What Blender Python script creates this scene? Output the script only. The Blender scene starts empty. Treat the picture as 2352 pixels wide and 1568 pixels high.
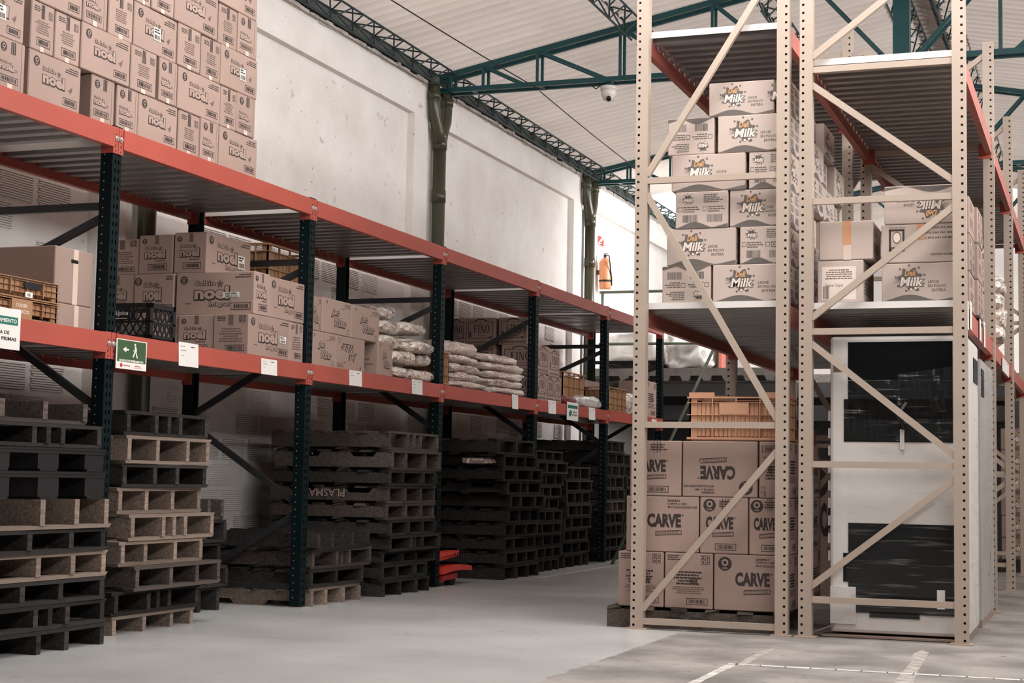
import bpy, math, random
from mathutils import Vector, Matrix, noise
S = bpy.context.scene
COL = S.collection
random.seed(7)
R = math.radians

# ------------------------------------------------------------------ camera
F_PX, CAMH = 3720.67, 0.9127
FWD = Vector((-0.34252019, 0.93577134, 0.08373719))
RGT = Vector((0.93943257, 0.3422764, 0.01770034))
UPV = Vector((0.01209779, -0.08472817, 0.99633066))
CAM = Vector((0, 0, CAMH))
cd = bpy.data.cameras.new('camera')
cd.sensor_width = 36.0
cd.lens = 36.0 * F_PX / 2352.0
cd.clip_end = 200
co = bpy.data.objects.new('camera', cd)
m = Matrix((RGT, UPV, -FWD)).transposed().to_4x4()
m.translation = CAM
co.matrix_world = m
COL.objects.link(co)
S.camera = co


def A(px, py, ax, v):
    """point of the place seen at photo pixel (px, py) on the plane ax = v"""
    d = FWD + RGT * ((px - 1176) / F_PX) - UPV * ((py - 784) / F_PX)
    i = 'xyz'.index(ax)
    return CAM + d * ((v - CAM[i]) / d[i])


# ------------------------------------------------------------------ light
w = bpy.data.worlds.new('world')
S.world = w
w.use_nodes = True
bg = w.node_tree.nodes['Background']
bg.inputs['Color'].default_value = (1.0, 0.985, 0.97, 1)
bg.inputs['Strength'].default_value = 0.05


def area(name, loc, tgt, sx, sy, power, col=(1, .985, .97)):
    l = bpy.data.lights.new(name, 'AREA')
    l.shape = 'RECTANGLE'
    l.size, l.size_y, l.energy, l.color = sx, sy, power, col
    o = bpy.data.objects.new(name, l)
    o.location = loc
    o.rotation_euler = (Vector(tgt) - Vector(loc)).to_track_quat('-Z', 'Y').to_euler()
    COL.objects.link(o)
    return o


sd = bpy.data.lights.new('sun', 'SUN')
sd.energy, sd.angle, sd.color = 8.0, R(8), (1, .985, .97)
so = bpy.data.objects.new('sun', sd)
so.rotation_euler = (R(-4), R(6), 0)
COL.objects.link(so)
area('clerestory_lamp', (3.36, 11.0, 4.28), (-5.5, 12.5, 5.0), 22.0, 1.0, 980)  # stands in for an unseen high window, tilted up to lighten the ceiling
area('overhead_fill', (-1.9, 8.2, 5.3), (-2.1, 8.9, 0), 5.0, 1.6, 250)  # stands in for an unseen skylight before the right racks
area('overhead_fill', (-4.2, 20.95, 4.3), (-5.6, 21.9, 2.6), 1.2, 1.2, 150)  # added fill hung before the loft to brighten its wrapped loads
area('overhead_fill', (0.6, 27.5, 4.9), (0.2, 31.5, 2.6), 4.0, 4.0, 420)  # added fill to brighten the far end wall
S.view_settings.view_transform = 'Standard'
S.view_settings.look = 'None'
S.view_settings.exposure = 0.0
S.view_settings.gamma = 1.0
S.view_settings.use_curve_mapping = False

# ------------------------------------------------------------------ materials
MT = {}


def lin(c):
    return tuple(((x / 255) / 12.92 if x / 255 < .04045 else ((x / 255 + .055) / 1.055) ** 2.4) for x in c)


def mat(name, rgb, rough=.6, metal=0.0, var=.12, scale=6.0, bump=0.0, bscale=40.0, rnd=.0, stretch=None,
        rgb2=None, spec=.5, coat=0.0, contrast=1.0, alpha=None):
    """rgb in sRGB 0-255; colour noise, per-object variation, fine bump"""
    mt = bpy.data.materials.new(name)
    mt.use_nodes = True
    nt = mt.node_tree
    N, L = nt.nodes, nt.links
    b = N['Principled BSDF']
    b.inputs['Roughness'].default_value = rough
    b.inputs['Metallic'].default_value = metal
    b.inputs['Specular IOR Level'].default_value = spec
    b.inputs['Coat Weight'].default_value = coat
    c1 = lin(rgb)
    c2 = lin(rgb2) if rgb2 else tuple(x * (1 - var) for x in c1)
    if not rgb2:
        c1 = tuple(min(1, x * (1 + var)) for x in c1)
    tc = N.new('ShaderNodeTexCoord')
    src = tc.outputs['Object']
    if stretch:
        mp = N.new('ShaderNodeMapping')
        mp.inputs['Scale'].default_value = stretch
        L.new(src, mp.inputs['Vector'])
        src = mp.outputs['Vector']
    nz = N.new('ShaderNodeTexNoise')
    nz.inputs['Scale'].default_value = scale
    nz.inputs['Detail'].default_value = 5
    oi = N.new('ShaderNodeObjectInfo')
    add = N.new('ShaderNodeVectorMath')
    add.operation = 'MULTIPLY_ADD'
    add.inputs[1].default_value = (37, 53, 91)
    L.new(oi.outputs['Random'], add.inputs[0])
    L.new(src, add.inputs[2])
    L.new(add.outputs[0], nz.inputs['Vector'])
    mr = N.new('ShaderNodeMapRange')
    mr.inputs['From Min'].default_value = .5 - .25 / contrast
    mr.inputs['From Max'].default_value = .5 + .25 / contrast
    L.new(nz.outputs[0], mr.inputs['Value'])
    mx = N.new('ShaderNodeMix')
    mx.data_type = 'RGBA'
    mx.inputs[6].default_value = (*c2, 1)
    mx.inputs[7].default_value = (*c1, 1)
    L.new(mr.outputs[0], mx.inputs[0])
    out = mx.outputs[2]
    if rnd:
        hv = N.new('ShaderNodeHueSaturation')
        m2 = N.new('ShaderNodeMapRange')
        m2.inputs['To Min'].default_value = 1 - rnd
        m2.inputs['To Max'].default_value = 1 + rnd
        L.new(oi.outputs['Random'], m2.inputs['Value'])
        L.new(m2.outputs[0], hv.inputs['Value'])
        L.new(out, hv.inputs['Color'])
        out = hv.outputs[0]
    L.new(out, b.inputs['Base Color'])
    if bump:
        n2 = N.new('ShaderNodeTexNoise')
        n2.inputs['Scale'].default_value = bscale
        n2.inputs['Detail'].default_value = 4
        L.new(add.outputs[0], n2.inputs['Vector'])
        bp = N.new('ShaderNodeBump')
        bp.inputs['Strength'].default_value = bump
        bp.inputs['Distance'].default_value = .01
        L.new(n2.outputs[0], bp.inputs['Height'])
        L.new(bp.outputs[0], b.inputs['Normal'])
    if alpha is not None:
        b.inputs['Alpha'].default_value = alpha
    MT[name] = mt
    return mt


mat('card', (158, 134, 123), .75, var=.06, scale=3, rnd=.08, bump=.04, bscale=60)
mat('card_pale', (186, 168, 158), .7, var=.05, scale=3, rnd=.05, bump=.04, bscale=60)
mat('card_grey', (150, 127, 117), .8, var=.07, scale=3, rnd=.06)
mat('ink', (52, 42, 40), .7, var=.1)
mat('ink_soft', (104, 84, 76), .7, var=.1)
mat('print_card', (166, 142, 131), .75, var=.03)
mat('print_pale', (222, 206, 196), .75, var=.03)
mat('print_grey', (98, 90, 86), .7, var=.08)
mat('print_orange', (212, 160, 108), .7, var=.05)
mat('paper', (226, 222, 216), .6, var=.03, rnd=.03)
mat('sign_green', (66, 92, 62), .35, var=.08)
mat('sign_teal', (28, 110, 96), .45, var=.05)
mat('sign_red', (196, 52, 50), .45, var=.05)
mat('tape', (204, 150, 116), .25, var=.06)
mat('clear_tape', (214, 190, 176), .18, var=.05, spec=.7)
mat('teal_steel', (7, 21, 23), .5, var=.25, scale=4, rnd=.08, spec=.15)
mat('grey_brace', (44, 45, 46), .45, metal=.2, var=.25, scale=8)
mat('zinc', (205, 200, 195), .35, metal=.6, var=.15, scale=20)
mat('zinc_lit', (226, 221, 217), .45, metal=.1, var=.06, scale=4)  # deck metal paled for edge flanges, their catch of light put into the colour
mat('orange_beam', (170, 79, 66), .45, var=.09, scale=2.5, rnd=.05, bump=.02)
mat('worn_beam', (176, 96, 84), .5, var=.16, scale=3, rnd=.06)
mat('deck_metal', (158, 154, 151), .34, metal=.6, var=.12, scale=5, rnd=.05)
mat('beige_steel', (172, 155, 141), .42, var=.06, scale=3, rnd=.04, bump=.02)
mat('wall_paint', (238, 233, 229), .85, rgb2=(224, 217, 212), scale=2.2, bump=.5, bscale=9, contrast=1.2)
mat('wall_dull', (104, 98, 94), .9, var=.1)
mat('wall_block', (234, 228, 224), .9, var=.04, scale=2, rnd=.04, bump=.3, bscale=60)
mat('wall_groove', (176, 168, 163), .95, var=.12, scale=6, rnd=.06)  # darker between ribs: grime, plus relief shading put into the colour
mat('plaster_edge', (196, 188, 182), .95, var=.2, scale=12, bump=.6, bscale=25)
mat('roof_dull', (150, 142, 136), .9, var=.08)  # opaque copy for unseen near sheets, added to cut light from the front
mat('roof_sheet', (208, 197, 190), .85, rgb2=(192, 180, 173), scale=1.2, stretch=(.4, 2, 1))
def roof_material():
    mt = MT['roof_sheet']
    nt = mt.node_tree
    N, L = nt.nodes, nt.links
    b = N['Principled BSDF']
    tr = N.new('ShaderNodeBsdfTranslucent')
    L.new(b.inputs['Base Color'].links[0].from_socket, tr.inputs['Color'])
    mx = N.new('ShaderNodeMixShader')
    mx.inputs[0].default_value = .24
    L.new(b.outputs[0], mx.inputs[1])
    L.new(tr.outputs[0], mx.inputs[2])
    L.new(mx.outputs[0], N['Material Output'].inputs['Surface'])


roof_material()
mat('truss_green', (14, 66, 70), .4, var=.15, scale=4)
mat('lattice_steel', (34, 56, 56), .5, var=.25, scale=8)
mat('gutter', (84, 82, 81), .6, metal=.3, var=.2, scale=4)
mat('olive_pipe', (64, 62, 46), .3, var=.2, scale=3, stretch=(1, 1, .3))
mat('rail_green', (84, 92, 76), .4, var=.15)
mat('black', (14, 14, 15), .5, var=.2)
mat('dark_plastic', (30, 29, 30), .4, var=.15, rnd=.05)
mat('rubber', (30, 28, 28), .7, var=.1)
mat('wood_dark', (66, 61, 58), .88, rgb2=(26, 24, 23), scale=9, rnd=.35, bump=.5, bscale=40, stretch=(8, 1, 8), spec=.25)
mat('wood_light', (164, 145, 131), .88, rgb2=(104, 90, 81), scale=9, rnd=.2, bump=.5, bscale=40, stretch=(8, 1, 8), spec=.25)
mat('wood_mid', (106, 95, 87), .88, rgb2=(60, 53, 49), scale=9, rnd=.25, bump=.5, bscale=40, stretch=(8, 1, 8), spec=.25)
mat('crate_orange', (198, 150, 120), .45, var=.05, rnd=.04)
mat('crate_brown', (160, 120, 88), .45, var=.06, rnd=.05)
mat('jack_red', (226, 70, 56), .4, var=.08)
mat('foam', (208, 202, 197), .6, var=.05, scale=3, bump=.3, bscale=12)
mat('foam_side', (172, 166, 162), .45, var=.1, scale=3, bump=.5, bscale=10)
mat('dark_glass', (12, 15, 17), .16, var=.3, scale=2)
mat('concrete', (142, 134, 128), .9, rgb2=(104, 98, 94), scale=6, bump=.5, bscale=30)
mat('mezz_steel', (62, 60, 60), .6, var=.15)
mat('sack', (232, 224, 217), .42, rgb2=(204, 186, 176), scale=7, bump=1.0, bscale=30, rnd=.05, contrast=1.4, spec=.6, stretch=(1, .6, 1.4))
mat('clear_bag', (222, 212, 203), .22, rgb2=(172, 146, 128), scale=16, bump=1.0, bscale=40, rnd=.06, contrast=1.6, spec=.8, coat=.6)
mat('red_bag', (120, 60, 54), .5, var=.3, scale=20, bump=.6)
mat('white_wrap', (236, 232, 228), .2, rgb2=(196, 190, 186), scale=3, bump=1.0, bscale=7, spec=.8, coat=.4, contrast=1.4)
mat('extinguisher', (206, 134, 96), .35, var=.05)
mat('camera_white', (222, 214, 206), .35, var=.04)
mat('line_white', (226, 222, 216), .7, rgb2=(172, 165, 158), scale=14, contrast=1.5)
mat('smear', (186, 180, 173), .7, rgb2=(146, 139, 133), scale=18, contrast=1.5)


def goods_material(name, cells, stretch, gloss, marks=None):
    """crumpled bag: patches of small wrapped pieces under film, or printed sack cloth"""
    mt = MT[name]
    nt = mt.node_tree
    N, L = nt.nodes, nt.links
    b = N['Principled BSDF']
    base = b.inputs['Base Color'].links[0].from_socket
    tc = N.new('ShaderNodeTexCoord')
    mp = N.new('ShaderNodeMapping')
    mp.inputs['Scale'].default_value = stretch
    L.new(tc.outputs['Object'], mp.inputs['Vector'])
    vo = N.new('ShaderNodeTexVoronoi')
    vo.inputs['Scale'].default_value = cells
    L.new(mp.outputs[0], vo.inputs['Vector'])
    sep = N.new('ShaderNodeSeparateColor')
    L.new(vo.outputs['Color'], sep.inputs[0])
    if marks is None:
        cr = N.new('ShaderNodeValToRGB')
        e = cr.color_ramp
        e.interpolation = 'CONSTANT'
        cols_ = [(0, (214, 204, 194)), (.3, (186, 164, 146)), (.48, (232, 226, 220)), (.7, (150, 104, 76)), (.8, (205, 160, 140)), (.9, (236, 232, 228))]
        while len(e.elements) < len(cols_):
            e.elements.new(.5)
        for el, (p_, c_) in zip(e.elements, cols_):
            el.position = p_
            el.color = (*lin(c_), 1)
        L.new(sep.outputs[0], cr.inputs[0])
        fac, colr = .62, cr.outputs[0]
        x = N.new('ShaderNodeMix')
        x.data_type = 'RGBA'
        x.inputs[0].default_value = fac
        L.new(base, x.inputs[6])
        L.new(colr, x.inputs[7])
        out = x.outputs[2]
    else:
        n1 = N.new('ShaderNodeTexNoise')
        n1.inputs['Scale'].default_value = 4.5
        L.new(tc.outputs['Object'], n1.inputs['Vector'])
        r1 = N.new('ShaderNodeMapRange')
        r1.inputs['From Min'].default_value = .50
        r1.inputs['From Max'].default_value = .56
        L.new(n1.outputs[0], r1.inputs['Value'])
        r2 = N.new('ShaderNodeMapRange')
        r2.inputs['From Min'].default_value = .60
        r2.inputs['From Max'].default_value = .62
        L.new(sep.outputs[0], r2.inputs['Value'])
        mu = N.new('ShaderNodeMath')
        mu.operation = 'MULTIPLY'
        L.new(r1.outputs[0], mu.inputs[0])
        L.new(r2.outputs[0], mu.inputs[1])
        x = N.new('ShaderNodeMix')
        x.data_type = 'RGBA'
        L.new(mu.outputs[0], x.inputs[0])
        L.new(base, x.inputs[6])
        x.inputs[7].default_value = (*lin(marks), 1)
        out = x.outputs[2]
    L.new(out, b.inputs['Base Color'])
    bp = N.new('ShaderNodeBump')
    bp.inputs['Strength'].default_value = gloss
    bp.inputs['Distance'].default_value = .012
    L.new(vo.outputs['Distance'], bp.inputs['Height'])
    old = b.inputs['Normal'].links[0].from_socket
    L.new(old, bp.inputs['Normal'])
    L.new(bp.outputs[0], b.inputs['Normal'])


goods_material('clear_bag', 30, (1, 1, 1.5), .7)
goods_material('sack', 95, (1, .7, 2.4), .2, (164, 122, 112))


def film_material():
    mt = bpy.data.materials.new('film')
    mt.use_nodes = True
    nt = mt.node_tree
    N, L = nt.nodes, nt.links
    N.remove(N['Principled BSDF'])
    tr = N.new('ShaderNodeBsdfTransparent')
    gl = N.new('ShaderNodeBsdfGlossy')
    gl.inputs['Roughness'].default_value = .12
    df = N.new('ShaderNodeBsdfDiffuse')
    df.inputs['Color'].default_value = (.75, .74, .72, 1)
    a = N.new('ShaderNodeMixShader')
    a.inputs[0].default_value = .6
    L.new(df.outputs[0], a.inputs[1])
    L.new(gl.outputs[0], a.inputs[2])
    tc = N.new('ShaderNodeTexCoord')
    mp = N.new('ShaderNodeMapping')
    mp.inputs['Rotation'].default_value = (0, R(24), 0)
    mp.inputs['Scale'].default_value = (1.6, 1.6, 24)
    L.new(tc.outputs['Object'], mp.inputs['Vector'])
    nz = N.new('ShaderNodeTexNoise')
    nz.inputs['Scale'].default_value = 1.6
    nz.inputs['Detail'].default_value = 5
    nz.inputs['Distortion'].default_value = .8
    L.new(mp.outputs[0], nz.inputs['Vector'])
    mr = N.new('ShaderNodeMapRange')
    mr.inputs['From Min'].default_value = .56
    mr.inputs['From Max'].default_value = .74
    mr.inputs['To Min'].default_value = .025
    mr.inputs['To Max'].default_value = .36
    L.new(nz.outputs[0], mr.inputs['Value'])
    bp = N.new('ShaderNodeBump')
    bp.inputs['Strength'].default_value = .5
    bp.inputs['Distance'].default_value = .01
    L.new(nz.outputs[0], bp.inputs['Height'])
    L.new(bp.outputs[0], gl.inputs['Normal'])
    mx = N.new('ShaderNodeMixShader')
    L.new(mr.outputs[0], mx.inputs[0])
    L.new(tr.outputs[0], mx.inputs[1])
    L.new(a.outputs[0], mx.inputs[2])
    L.new(mx.outputs[0], N['Material Output'].inputs['Surface'])
    MT['film'] = mt


film_material()


def wall_specks():
    mt = MT['wall_paint']
    nt = mt.node_tree
    N, L = nt.nodes, nt.links
    b = N['Principled BSDF']
    src = b.inputs['Base Color'].links[0].from_socket
    tc = N.new('ShaderNodeTexCoord')
    for sc, lo, hi, col, k in ((5.5, .65, .70, (150, 140, 134), .5), (1.3, .56, .75, (206, 196, 189), .35), (19, .67, .71, (92, 84, 80), .8)):
        n = N.new('ShaderNodeTexNoise')
        n.inputs['Scale'].default_value = sc
        n.inputs['Detail'].default_value = 7
        n.inputs['Roughness'].default_value = .62
        L.new(tc.outputs['Object'], n.inputs['Vector'])
        r_ = N.new('ShaderNodeMapRange')
        r_.inputs['From Min'].default_value = lo
        r_.inputs['From Max'].default_value = hi
        r_.inputs['To Max'].default_value = k
        L.new(n.outputs[0], r_.inputs['Value'])
        x = N.new('ShaderNodeMix')
        x.data_type = 'RGBA'
        L.new(r_.outputs[0], x.inputs[0])
        L.new(src, x.inputs[6])
        x.inputs[7].default_value = (*lin(col), 1)
        src = x.outputs[2]
    L.new(src, b.inputs['Base Color'])


wall_specks()


def floor_material():
    mt = bpy.data.materials.new('floor')
    mt.use_nodes = True
    nt = mt.node_tree
    N, L = nt.nodes, nt.links
    b = N['Principled BSDF']
    tc = N.new('ShaderNodeTexCoord')
    sp = N.new('ShaderNodeSeparateXYZ')
    L.new(tc.outputs['Object'], sp.inputs[0])

    def nz(scale, det=5, stretch=None):
        n = N.new('ShaderNodeTexNoise')
        n.inputs['Scale'].default_value = scale
        n.inputs['Detail'].default_value = det
        if stretch:
            mp = N.new('ShaderNodeMapping')
            mp.inputs['Scale'].default_value = stretch
            L.new(tc.outputs['Object'], mp.inputs['Vector'])
            L.new(mp.outputs[0], n.inputs['Vector'])
        else:
            L.new(tc.outputs['Object'], n.inputs['Vector'])
        return n.outputs[0]

    def ramp(v, a, bb):
        r = N.new('ShaderNodeMapRange')
        r.inputs['From Min'].default_value = a
        r.inputs['From Max'].default_value = bb
        L.new(v, r.inputs['Value'])
        return r.outputs[0]

    def mix(f, c1, c2):
        x = N.new('ShaderNodeMix')
        x.data_type = 'RGBA'
        if isinstance(f, float):
            x.inputs[0].default_value = f
        else:
            L.new(f, x.inputs[0])
        for k, c in ((6, c1), (7, c2)):
            if isinstance(c, tuple):
                x.inputs[k].default_value = (*lin(c), 1)
            else:
                L.new(c, x.inputs[k])
        return x.outputs[2]
    epoxy = mix(ramp(nz(.7, 6), .35, .65), (170, 169, 167), (200, 199, 197))
    epoxy = mix(ramp(nz(9, 9), .63, .80), epoxy, (142, 140, 138))
    conc = mix(ramp(nz(2.2, 7), .35, .65), (116, 111, 107), (158, 152, 147))
    conc = mix(ramp(nz(16, 4), .6, .78), conc, (96, 90, 86))
    ad = N.new('ShaderNodeMath')
    ad.operation = 'MULTIPLY_ADD'
    ad.inputs[1].default_value = .10
    L.new(nz(9, 5), ad.inputs[0])
    L.new(sp.outputs[0], ad.inputs[2])
    msk = ramp(ad.outputs[0], -2.375, -2.355)
    col = mix(msk, epoxy, conc)
    L.new(col, b.inputs['Base Color'])
    rg = N.new('ShaderNodeMix')
    rg.data_type = 'FLOAT'
    rg.inputs[2].default_value = .30
    rg.inputs[3].default_value = .62
    L.new(msk, rg.inputs[0])
    L.new(rg.outputs[0], b.inputs['Roughness'])
    bp = N.new('ShaderNodeBump')
    bp.inputs['Strength'].default_value = .12
    bp.inputs['Distance'].default_value = .02
    L.new(nz(14, 5), bp.inputs['Height'])
    L.new(bp.outputs[0], b.inputs['Normal'])
    MT['floor'] = mt


floor_material()


def glow_material():
    mt = bpy.data.materials.new('skylight_sheet')
    mt.use_nodes = True
    nt = mt.node_tree
    b = nt.nodes['Principled BSDF']
    b.inputs['Base Color'].default_value = (.8, .85, .85, 1)
    b.inputs['Emission Color'].default_value = (.92, 1, 1, 1)
    b.inputs['Emission Strength'].default_value = 1.6
    MT['skylight_sheet'] = mt


glow_material()


# ------------------------------------------------------------------ mesh helpers
class MB:
    def __init__(s):
        s.v, s.f, s.mi = [], [], []

    def add(s, vs, fs, mi=0):
        o = len(s.v)
        s.v += [tuple(p) for p in vs]
        s.f += [tuple(i + o for i in f) for f in fs]
        s.mi += [mi] * len(fs)
        return s

    def box(s, x0, x1, y0, y1, z0, z1, mi=0):
        vs = [(x, y, z) for x in (x0, x1) for y in (y0, y1) for z in (z0, z1)]
        return s.add(vs, [(0, 1, 3, 2), (4, 6, 7, 5), (0, 4, 5, 1), (2, 3, 7, 6), (0, 2, 6, 4), (1, 5, 7, 3)], mi)

    def bar(s, p, q, a, b, up=(0, 0, 1), mi=0):
        """box from p to q; a = width sideways, b = size along up"""
        p, q = Vector(p), Vector(q)
        d = (q - p).normalized()
        up = Vector(up)
        sd = d.cross(up).normalized()
        u = sd.cross(d).normalized()
        vs = []
        for c in (p, q):
            for i, j in ((-1, -1), (1, -1), (1, 1), (-1, 1)):
                vs.append(c + sd * (a / 2 * i) + u * (b / 2 * j))
        return s.add(vs, [(0, 3, 2, 1), (4, 5, 6, 7), (0, 1, 5, 4), (1, 2, 6, 5), (2, 3, 7, 6), (3, 0, 4, 7)], mi)

    def tube(s, pts, r, n=8, mi=0, caps=True):
        pts = [Vector(p) for p in pts]
        rs = r if isinstance(r, (list, tuple)) else [r] * len(pts)
        vs, fs = [], []
        ref = None
        for i, p in enumerate(pts):
            d = (pts[min(i + 1, len(pts) - 1)] - pts[max(i - 1, 0)]).normalized()
            if ref is None:
                ref = d.orthogonal().normalized()
            ref = (ref - d * ref.dot(d)).normalized()
            b = d.cross(ref)
            for k in range(n):
                t = 2 * math.pi * k / n
                vs.append(p + ref * (math.cos(t) * rs[i]) + b * (math.sin(t) * rs[i]))
        for i in range(len(pts) - 1):
            for k in range(n):
                k2 = (k + 1) % n
                fs.append((i * n + k, i * n + k2, (i + 1) * n + k2, (i + 1) * n + k))
        if caps:
            fs.append(tuple(range(n - 1, -1, -1)))
            fs.append(tuple((len(pts) - 1) * n + k for k in range(n)))
        return s.add(vs, fs, mi)

    def prism(s, poly, ax, a0, a1, mi=0):
        """poly of (u, v) extruded along ax; x: (y,z)  y: (x,z)  z: (x,y)"""
        def P(u, v, t):
            return {'x': (t, u, v), 'y': (u, t, v), 'z': (u, v, t)}[ax]
        n = len(poly)
        vs = [P(u, v, a0) for u, v in poly] + [P(u, v, a1) for u, v in poly]
        fs = [tuple(range(n)), tuple(range(2 * n - 1, n - 1, -1))]
        fs += [(i, i + n, (i + 1) % n + n, (i + 1) % n) for i in range(n)]
        return s.add(vs, fs, mi)

    def mesh(s, name, mats, smooth=False):
        me = bpy.data.meshes.new(name)
        me.from_pydata(s.v, [], s.f)
        for mm in ([mats] if isinstance(mats, str) else mats):
            me.materials.append(MT[mm])
        me.polygons.foreach_set('material_index', s.mi)
        if smooth:
            me.polygons.foreach_set('use_smooth', [True] * len(me.polygons))
        me.update()
        return me

    def fix(s, me):
        return me

    def build(s, name, mats, parent=None, smooth=False):
        me = s.mesh(name, mats, smooth)
        import bmesh
        bm = bmesh.new()
        bm.from_mesh(me)
        bmesh.ops.recalc_face_normals(bm, faces=bm.faces)
        bm.to_mesh(me)
        bm.free()
        return obj(name, me, parent)


def obj(name, me, parent=None, loc=(0, 0, 0), rot=(0, 0, 0), scale=(1, 1, 1)):
    o = bpy.data.objects.new(name, me)
    o.location, o.rotation_euler, o.scale = loc, rot, scale
    COL.objects.link(o)
    if parent:
        o.parent = parent
        o.matrix_parent_inverse = PINV[parent.name]
    return o


PINV = {}


def tag(o, label, cat, group=None):
    o['label'], o['category'] = label, cat
    if group:
        o['group'] = group
    return o


def world_of(o):
    base = Matrix.LocRotScale(o.location, o.rotation_euler, o.scale)
    return base


def reg(o):
    """allow children of o to be given in place coordinates"""
    mw = world_of(o)
    p = o.parent
    if p:
        mw = world_of(p) @ o.matrix_parent_inverse @ mw
    PINV[o.name] = mw.inverted()
    return o


def loc_reg(o):
    """children given in o's own coordinates"""
    PINV[o.name] = Matrix.Identity(4)
    return o


def thing(name, label, cat, loc=(0, 0, 0), group=None, local=False, rotz=0):
    o = obj(name, None, None, loc, (0, 0, rotz))
    o.empty_display_size = .1
    tag(o, label, cat, group)
    return loc_reg(o) if local else reg(o)


def struct(o):
    o['kind'] = 'structure'
    return reg(o)


UNIT = {}


def unit(matname, var=0):
    """shared slightly uneven unit block, one mesh for many boards"""
    k = (matname, var)
    if k not in UNIT:
        rr = random.Random(var * 17 + 3)
        b = MB().box(-.5, .5, -.5, .5, -.5, .5)
        b.v = [tuple(c + rr.uniform(-.025, .025) * (1 if var else 0) for c in p) for p in b.v]
        UNIT[k] = b.mesh('block', matname)
    return UNIT[k]


def block(name, matname, parent, x0, x1, y0, y1, z0, z1, var=0):
    return obj(name, unit(matname, var), parent, ((x0 + x1) / 2, (y0 + y1) / 2, (z0 + z1) / 2), (0, 0, 0),
               (abs(x1 - x0), abs(y1 - y0), abs(z1 - z0)))


# ------------------------------------------------------------------ print: flat ink on faces
TXT = {}


def glyphs(s, bold=0.0, shear=0.0):
    k = (s, bold, shear)
    if k not in TXT:
        cu = bpy.data.curves.new('t', 'FONT')
        cu.body = s
        cu.offset = bold
        cu.shear = shear
        cu.resolution_u = 2
        cu.space_line = .9
        o = bpy.data.objects.new('t', cu)
        COL.objects.link(o)
        dg = bpy.context.evaluated_depsgraph_get()
        me = bpy.data.meshes.new_from_object(o.evaluated_get(dg))
        vs = [(v.co.x, v.co.y) for v in me.vertices]
        fs = [tuple(p.vertices) for p in me.polygons]
        bpy.data.objects.remove(o)
        bpy.data.curves.remove(cu)
        bpy.data.meshes.remove(me)
        x0, x1 = min(v[0] for v in vs), max(v[0] for v in vs)
        y0, y1 = min(v[1] for v in vs), max(v[1] for v in vs)
        TXT[k] = (vs, fs, x0, x1, y0, y1)
    return TXT[k]


INKS = ['ink', 'print_card', 'paper', 'print_orange', 'print_grey', 'sign_red', 'sign_green', 'print_pale', 'ink_soft',
        'sign_teal', 'tape', 'clear_tape', 'extinguisher']
I = {n: i for i, n in enumerate(INKS)}


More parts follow.
